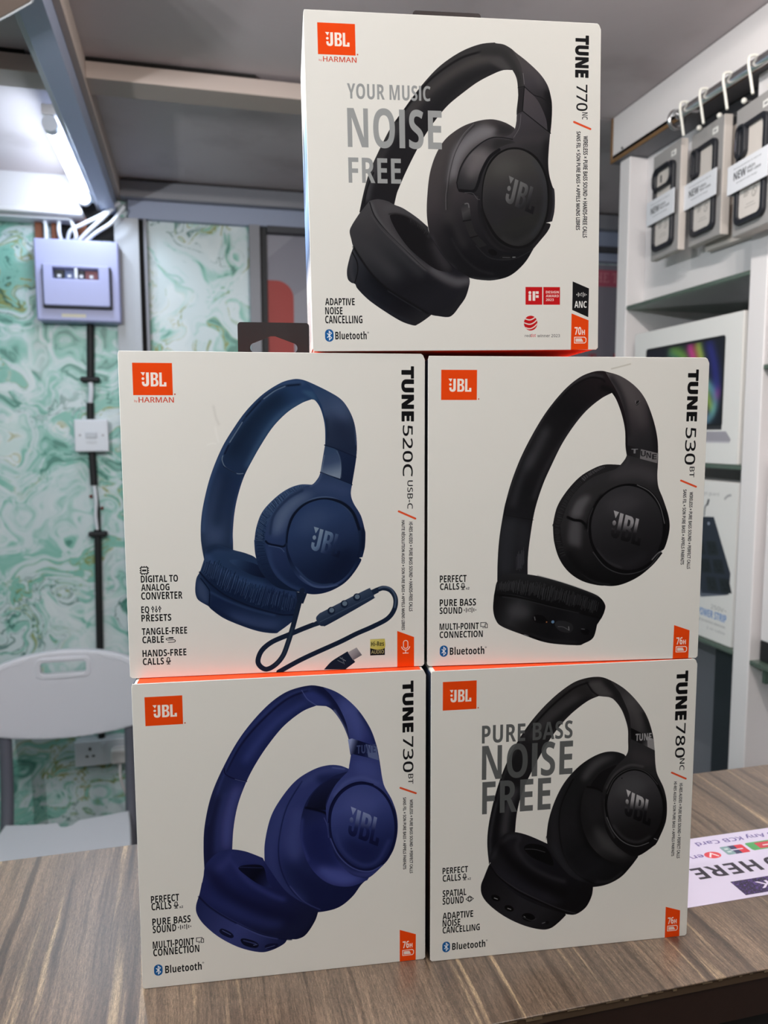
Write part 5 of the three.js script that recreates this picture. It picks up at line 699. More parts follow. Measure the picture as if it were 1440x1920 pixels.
{
  const t = wallPlate('fused_switch', 'small square white switch plate on the black conduit of the marbled wall', -0.2365, -0.004, 0.078, 0.078);
  mesh('rocker', box(-0.013, 0.013, -0.006, 0.008, 0.036, 0.0385), std(0xc4c8d0, 0.4), t); mesh('window', box(-0.012, 0.012, -0.019, -0.013, 0.036, 0.0368), std(0xd0d3da, 0.4), t);
  for (const s of [-1, 1]) mesh('screw', rod([s * 0.026, 0.001, 0.0355], [s * 0.026, 0.001, 0.037], 0.003), std(0x8f9094, 0.35, { metalness: 1 }), t);
}
{
  const t = wallPlate('double_socket', 'white double wall socket behind the chair with a white plug in it', -0.235, -0.797, 0.146, 0.066);
  for (const dx of [-0.036]) { mesh('pin_hole', box(dx - 0.003, dx + 0.003, 0.008, 0.016, 0.036, 0.0364, 0), black, t); for (const s of [-1, 1]) mesh('pin_hole', box(dx + s * 0.0075 - 0.0035, dx + s * 0.0075 + 0.0035, -0.009, -0.004, 0.036, 0.0364, 0), black, t); }
  mesh('rocker', box(-0.008, 0.002, 0.012, 0.025, 0.036, 0.039), plastic, t);
  const p = mesh('plug', box(0.014, 0.058, -0.024, 0.016, 0.036, 0.066, 0.008), white, t); mesh('flex', tube([[0.036, -0.02, 0.056], [0.036, -0.06, 0.06], [0.06, -0.16, 0.04], [0.09, -0.3, 0.03]], 0.0035), white, p);
}
// folding chair, facing the counter
{
  const t = thing('folding_chair', 'white plastic folding chair with grey legs against the marbled wall', 'chair', -0.283, 0, -1.6);
  const curve = (geo, k, lift) => { const p = geo.attributes.position; for (let i = 0; i < p.count; i++) { const x = p.getX(i); p.setZ(i, p.getZ(i) + k * x * x); if (lift) p.setY(i, p.getY(i) + lift * x * x); } geo.computeVertexNormals(); return geo; };
  const s = new THREE.Shape(); s.moveTo(-0.168, 0.66); s.bezierCurveTo(-0.15, 0.632, -0.06, 0.618, 0, 0.618); s.bezierCurveTo(0.06, 0.618, 0.15, 0.632, 0.168, 0.66); s.lineTo(0.172, 0.765); s.bezierCurveTo(0.16, 0.796, 0.08, 0.816, 0, 0.816); s.bezierCurveTo(-0.08, 0.816, -0.16, 0.796, -0.172, 0.765);
  const h = new THREE.Path(); roundRect(-0.052, 0.044, 0.764, 0.794, 0.010, h); s.holes.push(h);
  const seatWhite = std(0xd6d6de, 0.45), toSmooth = (geo) => toCreasedNormals(geo, 0.6);
  const back = new THREE.ExtrudeGeometry(s, { depth: 0.014, bevelEnabled: true, bevelSize: 0.005, bevelThickness: 0.005, bevelOffset: -0.005, bevelSegments: 3, curveSegments: 24 });
  mesh('backrest', toSmooth(curve(new TessellateModifier(0.022, 7).modify(back.translate(0, 0, -0.16)), 0.9)), seatWhite, t);
  const rim = new THREE.Shape(); roundRect(-0.059, 0.051, 0.757, 0.801, 0.014, rim); const rh = new THREE.Path(); roundRect(-0.052, 0.044, 0.764, 0.794, 0.010, rh); rim.holes.push(rh); mesh('handle_rim', curve(new THREE.ExtrudeGeometry(rim, { depth: 0.004, bevelEnabled: true, bevelSize: 0.002, bevelThickness: 0.002, bevelSegments: 2, curveSegments: 16 }).translate(0, 0, -0.145), 0.9), seatWhite, t);
  for (const sx of [-1, 1]) mesh('rib', tube([[sx * 0.155, 0.762, -0.121], [sx * 0.12, 0.79, -0.13], [sx * 0.085, 0.797, -0.137], [sx * 0.07, 0.806, -0.139]], 0.003), seatWhite, t);
  const seat = new THREE.Shape(); seat.moveTo(-0.128, -0.1); seat.quadraticCurveTo(-0.05, -0.082, -0.02, -0.084); seat.lineTo(-0.012, -0.066); seat.quadraticCurveTo(0, -0.058, 0.01, -0.066); seat.lineTo(0.02, -0.085); seat.quadraticCurveTo(0.06, -0.09, 0.124, -0.102); seat.bezierCurveTo(0.15, 0.1, 0.15, 0.24, 0.12, 0.27); seat.lineTo(-0.12, 0.27); seat.bezierCurveTo(-0.15, 0.24, -0.15, 0.1, -0.128, -0.1);
  mesh('seat', new THREE.ExtrudeGeometry(seat, { depth: 0.02, bevelEnabled: true, bevelSize: 0.005, bevelThickness: 0.005, bevelOffset: -0.005, bevelSegments: 3, curveSegments: 16 }).rotateX(Math.PI / 2).translate(0, 0.452, 0), seatWhite, t);
  const leg = std(0x5e5f6a, 0.45);
  for (const sx of [-1, 1]) { const l = mesh('leg', tube([[sx * 0.130, 0.75, -0.152], [sx * 0.128, 0.45, -0.118], [sx * 0.126, 0.2, 0.08], [sx * 0.124, 0.012, 0.22]], 0.0135), leg, t); mesh('foot_cap', rod([sx * 0.124, 0, 0.226], [sx * 0.124, 0.03, 0.206], 0.014), black, l); const r = mesh('leg', tube([[sx * 0.112, 0.43, 0.18], [sx * 0.108, 0.2, -0.03], [sx * 0.106, 0.012, -0.22]], 0.0135), leg, t); mesh('foot_cap', rod([sx * 0.106, 0, -0.226], [sx * 0.106, 0.03, -0.206], 0.014), black, r); mesh('brace', box(sx * 0.118 - 0.005, sx * 0.118 + 0.005, 0.425, 0.44, -0.13, 0.2), leg, t); }
  mesh('crossbar', rod([-0.128, 0.1, -0.133], [0.128, 0.1, -0.133], 0.008), leg, t);
}
// posters on the back wall
{
  const map = printed(700, 560, 1.4, '#9896a2', (w, h) => { g.fillStyle = '#8b8996'; g.beginPath(); g.moveTo(70, 0); g.lineTo(300, 0); g.lineTo(0, 190); g.lineTo(0, 60); g.fill(); g.fillStyle = '#a5322e'; g.beginPath(); g.roundRect(-90, 112, 156, 420, 44); g.fill(); });
  const t = thing('poster', 'grey poster with a rounded red block, framed on the wall behind the top carton', 'poster', 0.545, Y(-0.06), ZB);
  mesh('sheet', plate(roundRect(-0.35, 0.35, 0, 0.558, 0.001), 0.004), std(0xffffff, 0.5, { map }), t);
}
{
  const map = printed(300, 500, 2, '#86808c', () => { g.fillStyle = '#b4556a'; g.fillRect(0, 14, 300, 46); words('THE THE', [[72, 22, 210, 48]], '#d58b96', { weight: 'normal', font: 'serif' }); g.save(); g.transform(1, 0, -0.25, 1, 60, 0); words('Trade', [[80, 248, 190, 285]], '#b23745', { font: 'serif' }); g.restore(); g.fillStyle = '#9c2f3c'; g.fillRect(0, 296, 300, 220); });
  const t = thing('red_banner', 'grey and red printed banner on the back wall beside the white shelving', 'banner', 1.17, Y(-0.03), ZB);
  mesh('sheet', plate(roundRect(-0.15, 0.15, 0, 0.5, 0.001), 0.004), std(0xffffff, 0.6, { map }), t);
}

// ---------------------------------------------------------------------------------------------
// Right of the room: white shelving with what hangs and stands on it
{
  const t = thing('shelving_unit', 'white open shelving unit with glass shelves along the right wall', 'shelving', 0, 0, 0), grey = std(0x6d7078, 0.35), B = 1.10, F = 0.81, N = -0.68;
  for (const [z0, z1] of [[-1.369, -1.334], [-0.998, -0.962], [N - 0.035, N]]) mesh('upright', box(F, B, 0, Y(0.515), z0, z1, 0.002), white, t);
  mesh('back_panel', box(B - 0.02, B, 0, Y(0.515), -1.333, N, 0), white, t);
  mesh('upper_panel', box(0.847, 0.861, Y(0.246), Y(0.515), -1.334, -0.998), white, t); mesh('upper_panel', box(0.862, 0.874, Y(0.03), Y(0.515), -0.962, N), white, t);
  mesh('lower_panel', box(0.925, 0.938, 0, Y(-0.35), -1.334, -0.998), grey, t, 'dark grey glossy lower panel'); mesh('post', box(0.858, 0.897, 0, Y(-0.352), -1.1, -1.036), std(0x20242c, 0.4), t, 'dark vertical post');
  mesh('lower_panel', box(0.875, 0.886, 0, Y(-0.002), -0.962, N), white, t);
  for (const [y, z0, z1] of [[0.236, -1.333, -0.999], [-0.0545, -1.333, -0.999], [-0.3435, -1.333, -0.999], [0.094, -0.961, N - 0.036], [-0.348, -0.961, N - 0.036]]) {
    const s = mesh('glass_shelf', box(F, z1 > -0.9 ? 0.872 : y > 0.2 ? 1.06 : 0.922, Y(y - 0.0035), Y(y + 0.0035), z0, z1, 0.001), glassPlate, t);
    if (z1 > -0.9) for (const z of [-0.945, -0.735]) mesh('bracket', box(0.823, 0.857, Y(y - 0.030), Y(y - 0.004), z - 0.005, z + 0.005, 0.003), glassPlate, s);
  }
  mesh('soffit', box(0.80, 0.96, Y(0.5155), Y(0.53), -1.385, N), std(0x77757a, 0.6), t);  // soffit grey has the shade under the header board in its colour
  mesh('header_board', box(0.80, 0.818, Y(0.522), Y(0.599), -1.38, N, 0.001), laminate, t);
  mesh('edge_strip', box(0.7985, 0.819, Y(0.5156), Y(0.5222), -1.384, N, 0.001), brownEdge, t); mesh('edge_strip', box(0.7985, 0.819, Y(0.5156), Y(0.599), -1.386, -1.3805, 0.001), brownEdge, t);
  mesh('back_bar', box(0.838, 0.846, Y(0.478), Y(0.515), -1.17, -0.999), std(0x3a393c, 0.5), t);
  for (const z of [-1.345, -0.93]) mesh('screw', rod([0.7985, Y(z < -1 ? 0.532 : 0.54), z], [0.801, Y(z < -1 ? 0.532 : 0.54), z], 0.0022), black, t);
}
{
  const t = thing('hanging_rail', 'chrome rail for hooks fixed below the white header board', 'rail', 0.782, Y(0.514), -0.92);
  mesh('rail', new THREE.CapsuleGeometry(0.0075, 0.45, 6, 16).rotateX(Math.PI / 2).scale(0.8, 1.1, 1), chrome, t);
  for (const z of [-0.2, 0.0, 0.2]) mesh('rail_bracket', box(-0.003, 0.02, -0.004, 0.004, z - 0.006, z + 0.006), chrome, t);
  mesh('end_loop', new THREE.TorusGeometry(0.013, 0.0035, 10, 28).rotateX(0.1).translate(0, -0.006, -0.232), chrome, t);
}
const wireWhite = std(0xe6e4dc, 0.3);
{
  const zs = [-1.129, -1.08, -1.026, -0.973], of = ['at its far end above the farthest pack', 'between the first and the second phone case pack', 'holding the second phone case pack', 'holding the third phone case pack'];
  zs.forEach((z, i) => {
    const t = thing('display_hook', `white wire hook on the chrome rail ${of[i]}`, 'hook', 0.782, Y(0.514), z, 'white hooks along the chrome rail');
    mesh('wire', tube([[0.014, 0.004, 0], [0.004, 0.0125, 0], [-0.0085, 0.010, 0], [-0.0095, 0, 0], [-0.0085, -0.02, 0.004], [-0.007, -0.043, 0.008]], 0.0021, 30), wireWhite, t);
    mesh('peg', rod([0.054, -0.026, 0.012], [0.02, -0.03, 0.012], 0.0014), chrome, t); mesh('tip', new THREE.SphereGeometry(0.0042, 14, 10).translate(0.018, -0.03, 0.012), wireWhite, t);
  });
}
// phone case packs: card tray, case behind a window, white band with print
const bandMap = printed(100, 50, 6, '#dfe0e6', () => { const ink = '#3a3a40'; words('All around protection for daily use', [[16, 8, 84, 10.6]], ink, { weight: 'normal' }); words('NEW', [[17, 16, 48, 29]], '#2b2b30', { weight: 'normal', fat: 5 }); words('skin', [[51, 16.5, 70, 22]], ink, { weight: 'normal', fat: 3 }); words('feel case', [[51, 23.5, 84, 28.5]], ink, { weight: 'normal', fat: 3 }); words('shockproof slim design', [[24, 34, 76, 36.6]], ink, { weight: 'normal' }); });
const leafletMap = printed(60, 70, 6, '#cfc8c3', () => { g.fillStyle = '#8e8884'; for (let i = 0; i < 4; i++) g.fillRect(12, 12 + i * 4.2, 14 - (i % 2) * 3, 2); g.strokeStyle = '#7c7672'; g.lineWidth = 1.1; g.beginPath(); g.ellipse(40, 24, 5.5, 10, 0.2, 0, 7); g.stroke(); g.beginPath(); g.moveTo(40, 10); g.lineTo(38, 20); g.lineTo(43, 26); g.lineTo(38, 33); g.stroke(); g.fillStyle = '#a39d99'; g.fillRect(20, 44, 20, 1.5); g.fillRect(16, 50, 28, 1.5); });
const leafletMat = std(0xffffff, 0.55, { map: leafletMap }), bandMat = std(0xffffff, 0.45, { map: bandMap }), trayGrey = std(0x9b9897, 0.5), trayCard = std(0xc4bcb6, 0.6), caseDark = new THREE.MeshPhysicalMaterial({ color: 0x181a22, roughness: 0.5, clearcoat: 0.15, clearcoatRoughness: 0.4 }), caseClear = std(0xcfc7c1, 0.3), lens = std(0x2c2a30, 0.3), paleMetal = std(0xc9c6e0, 0.3);
function pack(label, x, yTop, z, turn, kind, camera, depth = 0.018) {
  const t = thing('phone_case_pack', label, 'phone case', x, Y(yTop), z, 'phone case packs on the chrome rail'), W = 0.092, H = 0.178; t.rotation.y = -Math.PI / 2 + turn;
  // local: x along the face, z out of the face; the face looks to -x of the room
  mesh('tray', box(-W / 2, W / 2, -H, 0, -depth, 0, 0.0012), trayCard, t); mesh('face_card', box(-W / 2 + 0.001, W / 2 - 0.001, -H + 0.001, -0.001, 0, 0.0008, 0), trayGrey, t);
  const body = roundRect(-0.034, 0.034, -0.166, -0.028, 0.011), win = new THREE.Path(); roundRect(-0.0265, 0.0265, -0.1585, -0.035, 0.008, win); body.holes.push(win);
  mesh('case_frame', plate(body, 0.0068, 0.0014).translate(0, 0, 0.0008), caseDark, t); mesh('case_back', plate(roundRect(-0.0287, 0.0287, -0.1602, -0.0333, 0.008), 0.002).translate(0, 0, 0.0009), caseClear, t);
  const [a, b, c, d] = camera, ring = roundRect(a, b, c, d, Math.min(b - a, d - c) * 0.42), hole = new THREE.Path(), q = 0.0045; roundRect(a + q, b - q, c + q, d - q, Math.min(b - a, d - c) * 0.42 - q, hole); ring.holes.push(hole);
  const r = mesh('camera_ring', plate(ring, 0.0092, 0.001).translate(0, 0, 0.0012), caseDark, t);
  if (kind === 'bar') mesh('lens_opening', box(a + 0.02, a + 0.0235, (c + d) / 2 - 0.006, (c + d) / 2 + 0.006, 0.003, 0.0042), lens, r);
  else for (const s of [-1, 1]) mesh('lens_opening', new THREE.CylinderGeometry(0.0035, 0.0035, 0.0012, 16).rotateX(Math.PI / 2).translate((a + b) / 2 + 0.003, (c + d) / 2 + s * 0.008, 0.0035), lens, r);
  if (kind === 'tall') mesh('trim_strip', box(a + 0.001, a + 0.0035, c + 0.012, d - 0.016, 0.0092, 0.0104), paleMetal, r);
  mesh('leaflet', plate(roundRect(-0.027, 0.027, -0.157, -0.112, 0.006), 0.0008).translate(0, 0, 0.0029), leafletMat, t);
  mesh('paper_band', plate(roundRect(-W / 2 - 0.0006, W / 2 + 0.0006, -0.119, -0.079, 0.0004), 0.0012).translate(0, 0, 0.0096), bandMat, t);
  mesh('band_fold', box(-W / 2 - 0.0009, -W / 2, -0.119, -0.079, -depth * 0.5, 0.0096, 0), std(0xd9dae0, 0.45), t);
  mesh('size_sticker', box(0.016, 0.030, -0.021, -0.012, 0.0008, 0.0013, 0), std(0xe6e4e0, 0.5), t); mesh('sticker_slot', box(0.0195, 0.0265, -0.018, -0.015, 0.0013, 0.0015, 0), std(0x8d8a8c, 0.5), t);
  return t;
}
// ---- face x axis runs from the far end of the wall towards the camera
pack('first phone case pack on the rail, farthest, with a wide oval camera ring', 0.794, 0.479, -1.192, -0.1, 'bar', [-0.034, 0.030, -0.066, -0.028], 0.012);
pack('second phone case pack on the rail, middle one, with a narrow upright camera ring', 0.803, 0.4815, -1.099, -0.1, 'tall2', [-0.033, -0.013, -0.074, -0.029], 0.014);
{ const p = thing('phone_case_pack', 'plain card side of a phone case pack hidden behind the middle one', 'phone case', 0.829, Y(0.474), -1.085, 'phone case packs on the chrome rail'); p.rotation.y = -Math.PI / 2; mesh('tray', box(-0.046, 0.066, -0.178, 0, -0.014, 0, 0.0012), trayCard, p); }
pack('third phone case pack on the rail, nearest, with a pale strip beside the camera ring', 0.771, 0.4605, -0.951, -0.11, 'tall', [-0.034, -0.011, -0.074, -0.028], 0.02);

// boxes in the shelving
{
  const W = 0.293, H = 0.223, map = printed(W * 1000, H * 1000, 4, '#dedddb', () => {
    g.scale(0.871, 0.871);
    fill(path([[46, 38], [290, 38], [290, 178], [46, 178]].map((q) => q)), '#0b0d14'); const scr = new Path2D(); scr.roundRect(43, 34, 250, 158, 6); fill(scr, '#0c0d12');
    const inner = new Path2D(); inner.rect(48, 39, 240, 148);
    within(inner, () => { fill(inner, '#0a0e1c'); const ribbon = (pts, c, wd, bl) => line([pts], c, wd, bl);
      ribbon([50, 90, 90, 110, 130, 150, 180, 180], '#55b848', 12, 4); ribbon([130, 48, 170, 60, 200, 100, 214, 150], '#8fd04e', 16, 4); ribbon([125, 52, 160, 72, 190, 120], '#2c6a8a', 6, 3); ribbon([190, 44, 210, 80, 226, 130, 240, 176], '#e0409c', 16, 3); ribbon([206, 42, 224, 80, 238, 120], '#cf6f4c', 8, 3); ribbon([216, 42, 232, 80, 244, 126, 262, 160], '#b8e058', 12, 3); ribbon([246, 44, 264, 80, 276, 130], '#3034a8', 14, 4); ribbon([236, 110, 262, 126, 272, 150, 262, 172, 244, 182], '#84d8e6', 9, 3); ribbon([278, 128, 276, 140], '#c23a9a', 8, 3); ribbon([90, 178, 150, 160, 200, 184], '#2a3f9a', 10, 4); });
    fill(path([[32, 200], [304, 200], [318, 214], [314, 220], [22, 220], [18, 214]].map((q) => q)), '#9a97a0'); g.fillStyle = '#2a2a30'; g.fillRect(44, 190, 248, 7); g.fillStyle = '#b9b6bd'; g.fillRect(22, 217, 292, 3);
  });
  const t = thing('laptop_box', 'white laptop box with a coloured screen picture on the glass shelf', 'box', 0.811, Y(-0.0508), -1.008 - W / 2); t.rotation.y = -Math.PI / 2;
  mesh('carton', box(-W / 2, W / 2, 0, H + 0.0105, -0.054, -0.0008, 0.002), std(0xd9d7d4, 0.5), t); mesh('front_panel', plate(roundRect(-W / 2 + 0.001, W / 2 - 0.001, 0.001, H + 0.0095, 0.002), 0.0008).translate(0, 0, -0.0008), std(0xffffff, 0.42, { map }), t);
}
{
  const W = 0.209, H = 0.261, map = printed(W * 1000, H * 1000, 5, '#dcdad8', () => {
    g.scale(0.871, 0.871);
    g.fillStyle = '#8d8a8a'; words('power', [[70, 18, 104, 25]], '#77767a', { weight: 'normal' }); words('surge guard', [[130, 20, 190, 26]], '#a3a1a3', { weight: 'normal' }); line([[206, 30, 214, 24, 222, 22]], '#8a888c', 3, 0.6);
    line([[150, 66, 152, 50, 160, 42]], '#3c3e46', 3); line([[158, 44, 161, 36]], '#2c2e36', 5); line([[96, 66, 104, 52, 98, 42]], '#4c4e56', 3);
    fill(path([[84, 74], [170, 68], [222, 166], [222, 206], [150, 224], [138, 212]].map((q) => q)), '#5d6270'); fill(path([[84, 74], [178, 66], [230, 164], [228, 204], [152, 216]].map((q) => q)), '#262a38');
    for (let r = 0; r < 3; r++) for (let c = 0; c < 2; c++) { const x = 122 + c * 36 + r * 20, y = 118 + r * 32 - c * 4; fill(path([[x, y], [x + 28, y - 3], [x + 38, y + 22], [x + 8, y + 26]].map((q) => q)), '#1a1c24'); line([[x + 10, y + 6, x + 14, y + 12]], '#0c0d12', 3); line([[x + 22, y + 5, x + 26, y + 11]], '#0c0d12', 3); line([[x + 18, y + 18, x + 26, y + 17]], '#0c0d12', 3); }
    fill(disc([[164, 80]], 3.4, 3, 0), '#8f96a8');
    words('250V~', [[180, 232, 224, 240]], '#9a989a', { weight: 'normal' }); words('4 AC POWER STRIP', [[110, 244, 224, 258]], '#4f7fc0'); words('surge protection extension', [[134, 264, 222, 269]], '#8a888a', { weight: 'normal' }); words('2 m cable', [[170, 276, 222, 281]], '#a5a3a5', { weight: 'normal' });
  });
  const t = thing('power_strip_box', 'white box with a dark power strip pictured on it, below the laptop box', 'box', 0.8145, Y(-0.3395), -1.007 - W / 2); t.rotation.y = -Math.PI / 2;
  mesh('carton', box(-W / 2, W / 2, 0, H, -0.052, -0.0008, 0.002), std(0xd6d4d2, 0.5), t); mesh('front_panel', plate(roundRect(-W / 2 + 0.001, W / 2 - 0.001, 0.001, H - 0.001, 0.002), 0.0008).translate(0, 0, -0.0008), std(0xffffff, 0.45, { map }), t);
}
{
  const t = thing('white_carton', 'white carton with small blue print on the upper glass shelf at the right edge', 'box', 0.8145, Y(0.098), -0.871); t.rotation.y = -Math.PI / 2;
  mesh('carton', box(-0.088, 0.15, 0, 0.288, -0.039, 0, 0.002), white, t);
  const map = printed(40, 60, 6, '#dcdad8', () => { for (let i = 0; i < 9; i++) { g.fillStyle = i > 6 ? '#a9abb6' : '#9db2d6'; g.fillRect(8, 4 + i * 6, 26, 3); } }); mesh('print_label', plate(roundRect(-0.078, -0.044, 0.044, 0.096, 0.001), 0.0006), std(0xffffff, 0.45, { map }), t);
}
{
  const t = thing('white_carton', 'white carton with a black base on the lower glass shelf at the right edge', 'box', 0.823, Y(-0.344), -0.871); t.rotation.y = -Math.PI / 2;
  mesh('carton', box(-0.085, 0.15, 0.031, 0.300, -0.035, 0, 0.002), white, t); mesh('plinth', box(-0.085, 0.15, 0, 0.031, -0.035, 0, 0.002), black, t);
}

// ---------------------------------------------------------------------------------------------
// The counter and what lies on it
const TOP = Y(-0.3351);
{
  const t = thing('shop_counter', 'wood-grained shop counter with a worn front edge', 'counter', 0, 0, 0);
  mesh('counter_top', uvPlane(box(-1.2, 0.80, TOP - 0.0012, TOP, -0.627, -0.3755, 0.0005), 0, 2, 0.8), wood, t);
  { const m = t.children[0], uv = m.geometry.attributes.uv; for (let i = 0; i < uv.count; i++) uv.setXY(i, uv.getX(i) + 0.28, (uv.getY(i) * 0.8 + 0.634) / 0.262); }
  const e = box(-1.2, 0.80, TOP - 0.0075, TOP - 0.0012, -0.626, -0.3775, 0); mesh('board_core', e, std(0x54412f, 0.95), t);
  // chipped laminate along the front edge
  let seed = 11; const rnd = () => (seed = (seed * 16807) % 2147483647) / 2147483647, chips = [];
  for (let x = -0.2; x < 0.6; x += 0.004 + rnd() * 0.01) chips.push(box(x, x + 0.002 + rnd() * rnd() * 0.012, TOP - 0.0014 - rnd() * rnd() * 0.003, TOP - 0.0008, -0.3776, -0.3762 + rnd() * 0.0007, 0));
  const edge = mesh('worn_edge', mergeGeometries(chips), std(0x7d6a52, 0.9), t); edge.userData.kind = 'stuff';
  mesh('edge_board', box(-1.2, 0.80, TOP - 0.036, TOP - 0.0075, -0.60, -0.3805), std(0x2c170d, 0.6), t); mesh('front_panel', box(-1.2, 0.80, 0.05, TOP - 0.036, -0.43, -0.415), std(0x120d0b, 0.7), t); mesh('back_panel', box(-1.2, 0.80, 0.05, TOP - 0.036, -0.61, -0.598), std(0x6b5a4a, 0.6), t);
  for (const x of [-1.2, 0.78]) mesh('side_panel', box(x, x + 0.02, 0, TOP - 0.036, -0.598, -0.43), std(0x3a2a20, 0.6), t); mesh('plinth', box(-1.18, 0.78, 0, 0.05, -0.59, -0.45), black, t);
}
{
  const W = 0.345, H = 0.0805, map = printed(W * 1000, H * 1000, 5.9, '#ddd6ee', (w, h) => {
    // read from the far side of the counter
    g.fillStyle = '#3c2f55'; g.fillRect(120, 3, 154, 17); let s = 5; const rnd = () => (s = (s * 16807) % 2147483647) / 2147483647;
    for (let i = 0; i < 2400; i++) { g.fillStyle = ['#2b2b33', '#6a4d9c', '#4b3a6e', '#241f30'][Math.floor(rnd() * 4)]; g.fillRect(120 + rnd() * 153, 3 + rnd() * 16.3, 1, 0.8); }
    words('KCB', [[160, 7, 196, 16]], '#e6dcf4', { weight: 'normal', fat: 3 }); words('BANK', [[207, 7.5, 256, 15.5]], '#e6dcf4', { weight: 'normal', fat: 3 });
    words('CARDS', [[66, 28, 132, 42]], '#3a3542'); words('ACCEPTED', [[138, 28, 230, 42]], '#3a3542'); words('HERE', [[237, 28, 294, 42]], '#3a3542');
    const ly = 52; g.fillStyle = '#d8404e'; g.beginPath(); g.roundRect(230, ly, 9, 11.5, 1.5); g.fill(); g.fillStyle = '#474769'; g.fillRect(237.5, ly, 6.5, 11.5); g.fillStyle = '#8aa8ac'; g.beginPath(); g.roundRect(243, ly, 8, 11.5, 1.5); g.fill(); g.fillStyle = '#ded6ec'; g.fillRect(233, ly + 5, 11, 1.4); g.fillStyle = '#c9d6d8'; g.fillRect(245, ly + 3, 3.5, 2); g.fillRect(245, ly + 7, 3.5, 2);
    g.fillStyle = '#5aa968'; g.beginPath(); g.roundRect(200, 53, 27, 11, 2); g.fill(); g.fillStyle = '#d04a58'; g.fillRect(203, 54.5, 16, 8); g.fillStyle = '#f0e6ee'; g.fillRect(206, 57.5, 8, 1.4);
    fill(disc([[263, 55]], 7, 4.6, 0), '#e0505a'); g.strokeStyle = '#f6e6ea'; g.lineWidth = 1.5; g.beginPath(); g.moveTo(259, 52.5); g.lineTo(263, 57.5); g.lineTo(267, 52.5); g.stroke(); words('erve', [[271, 53, 291, 58]], '#6a5a9a', { weight: 'normal', fat: 3 });
    words('Withdraw for FREE No Any KCB Card', [[92, 69, 266, 74]], '#6a5d9e', { weight: 'normal', fat: 3 });
  });
  const t = thing('payment_sticker', 'white printed payment sticker lying upside down on the counter beside the cartons', 'sticker', 0.31 + W / 2, TOP, -0.48); t.rotation.y = Math.PI - 0.01;
  const geo = plate(roundRect(-W / 2, W / 2, -H / 2, H / 2, 0.0005), 0.0004).rotateX(-Math.PI / 2); mesh('sheet', geo, std(0xffffff, 0.4, { map }), t);
}

// ---------------------------------------------------------------------------------------------
// The five headphone cartons
const DEPTH = 0.082;
const darkSide = printed(41, 96, 5, '#15161c', (w, h) => { g.fillStyle = lg([[0, 0, 0, h]], '#20304a', '#12151d', '#3a1d16', '#14110f'); g.fillRect(0, 0, w, h); line([[26, 34, 34, 46, 30, 60]], '#a0705c', 5, 2); line([[10, 10, 18, 30]], '#4a628c', 6, 3); });
const blueSide = printed(41, 96, 6, '#e3e0da', (w, h) => {
  g.fillStyle = lg([[0, 22, 0, 74]], 'rgba(150,175,215,0)', '#8fb0e0', '#5d7fc0', '#9cc0ea', '#6f94c8', '#45587e', 'rgba(200,205,220,0)'); g.fillRect(0, 20, w, 56);
  for (let i = 0; i < 14; i++) line([[4 + i * 2.6, 30 + (i * 7) % 11, 6 + i * 2.5, 48, 3 + i * 2.7, 64]], i % 3 ? '#cfe2f8' : '#3f66b0', 1.1, 0.5, 0.7);
  line([[10, 24, 14, 34, 9, 42]], '#20222c', 7, 1.2); g.fillStyle = '#23242c'; g.fillRect(36.5, 60, 2, 14); for (let i = 0; i < 9; i++) line([[5 + i * 3.4, 78, 7 + i * 3.3, 84, 4 + i * 3.4, 92]], '#4c4f62', 0.8, 0.2, 0.8);
});
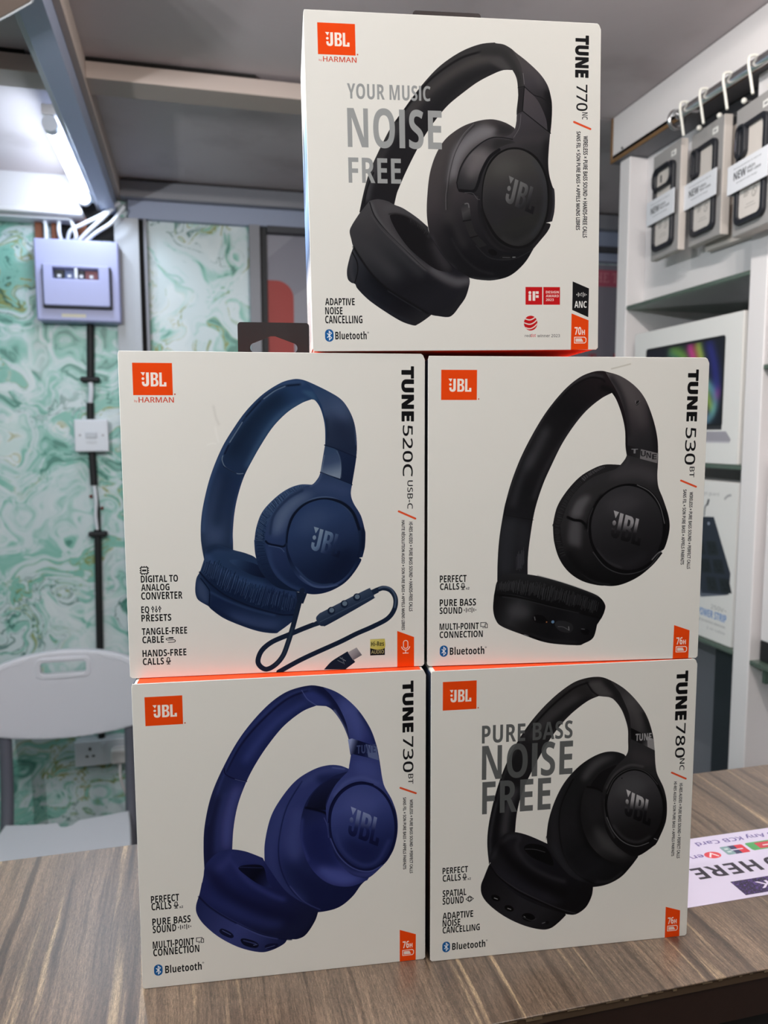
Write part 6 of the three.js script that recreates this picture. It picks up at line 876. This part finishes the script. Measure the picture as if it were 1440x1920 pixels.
function carton(label, x, y, z, yaw, roll, W, H, draw, side) {
  const t = thing('headphone_carton', label, 'carton', 0, 0, 0); t.rotation.order = 'YXZ'; t.rotation.set(0, yaw, roll);
  t.position.set(x, Y(y), z).add(new THREE.Vector3(0, 0, -DEPTH / 2).applyEuler(t.rotation));
  const D = DEPTH / 2, c = 0.0006;
  mesh('carton', box(-W / 2 + c, W / 2 - c, 0.0004, H - 0.0006, -D, D - c, 0.0016), cardWhite, t);
  const s = new THREE.Shape(), k = 0.0012; s.moveTo(-W / 2 + k, 0); s.lineTo(W / 2 - k, 0); s.lineTo(W / 2, k); s.lineTo(W / 2, H - 0.0034); s.lineTo(W / 2 - 0.0012, H - 0.0008); s.lineTo(W / 2 - 0.0024, H); s.lineTo(-W / 2 + 0.0006, H); s.lineTo(-W / 2, H - 0.002); s.lineTo(-W / 2, k);
  const map = printed(W * 1000, H * 1000, PX, PAPER, draw);
  mesh('front_panel', plate(s, 0.0007, 0.00025).translate(0, 0, D - 0.0007), new THREE.MeshPhysicalMaterial({ map, roughness: 0.6, specularIntensity: 0.15 }), t);
  mesh('top_panel', box(-W / 2 + 0.003, W / 2 - 0.003, H - 0.0007, H - 0.0002, -D + 0.002, D - 0.0016, 0), cardOrange, t); mesh('bottom_panel', box(-W / 2 + 0.003, W / 2 - 0.003, 0, 0.0005, -D + 0.002, D - 0.0016, 0), cardOrange, t);
  mesh('side_panel', plate(roundRect(-D + 0.002, D - 0.002, 0.002, H - 0.002, 0.0005), 0.0004).rotateY(-Math.PI / 2).translate(-W / 2 + 0.0004, 0, 0), std(0xffffff, 0.5, { map: side }), t, 'printed side panel');
  return t;
}
function hangTab(t, x0, x1, y, h, z) {               // folded card tab with the hanging slot
  const w = x1 - x0, s = roundRect(x0, x1, y - 0.0005, y + h, 0.0022), p = new THREE.Path(), cx = (x0 + x1) / 2, q = h / 0.0205;
  p.moveTo(cx - 0.0105 * w / 0.0455, y + 0.0033 * q); p.lineTo(cx + 0.0115 * w / 0.0455, y + 0.0033 * q); p.absarc(cx + 0.0118 * w / 0.0455, y + 0.0062 * q, 0.0029 * q, -Math.PI / 2, 1.2); p.lineTo(cx + 0.001, y + 0.0128 * q); p.lineTo(cx - 0.002, y + 0.0128 * q); p.lineTo(cx - 0.0128 * w / 0.0455, y + 0.0089 * q); p.absarc(cx - 0.0118 * w / 0.0455, y + 0.0062 * q, 0.0029 * q, 1.9, Math.PI * 1.5); s.holes.push(p);
  mesh('hang_tab', plate(s, 0.001).translate(0, 0, z), cardBlack, t, 'black hanging tab');
}
const A = carton('white carton with large black over-ear headphones and grey words, topmost of the stack', 0.1564, 0.0491, -0.4407, -0.1186, 0.0164, 0.1745, 0.1887, printA, blueSide);
hangTab(A, -0.0166, 0.0274, 0.1887, 0.0275, -0.0085);
const B = carton('white carton with blue on-ear headphones and their cable, middle left', 0.0481, -0.1446, -0.4539, -0.1140, 0.0000, 0.1774, 0.1916, printB, darkSide);
hangTab(B, -0.0235, 0.0213, 0.1916, 0.0226, 0.0);
carton('white carton with black on-ear headphones and no cable, middle right', 0.2248, -0.1447, -0.4296, -0.1519, 0.0000, 0.1759, 0.1905, printC, darkSide);
carton('white carton with indigo over-ear headphones standing on the counter, lower left', 0.0483, -0.3350, -0.4451, -0.0949, 0.0000, 0.1746, 0.1903, printD, darkSide);
carton('white carton with black over-ear headphones and dark grey words on the counter, lower right', 0.2244, -0.3350, -0.4246, -0.1024, 0.0000, 0.1748, 0.1900, printE, darkSide);

renderer.render(scene, camera);
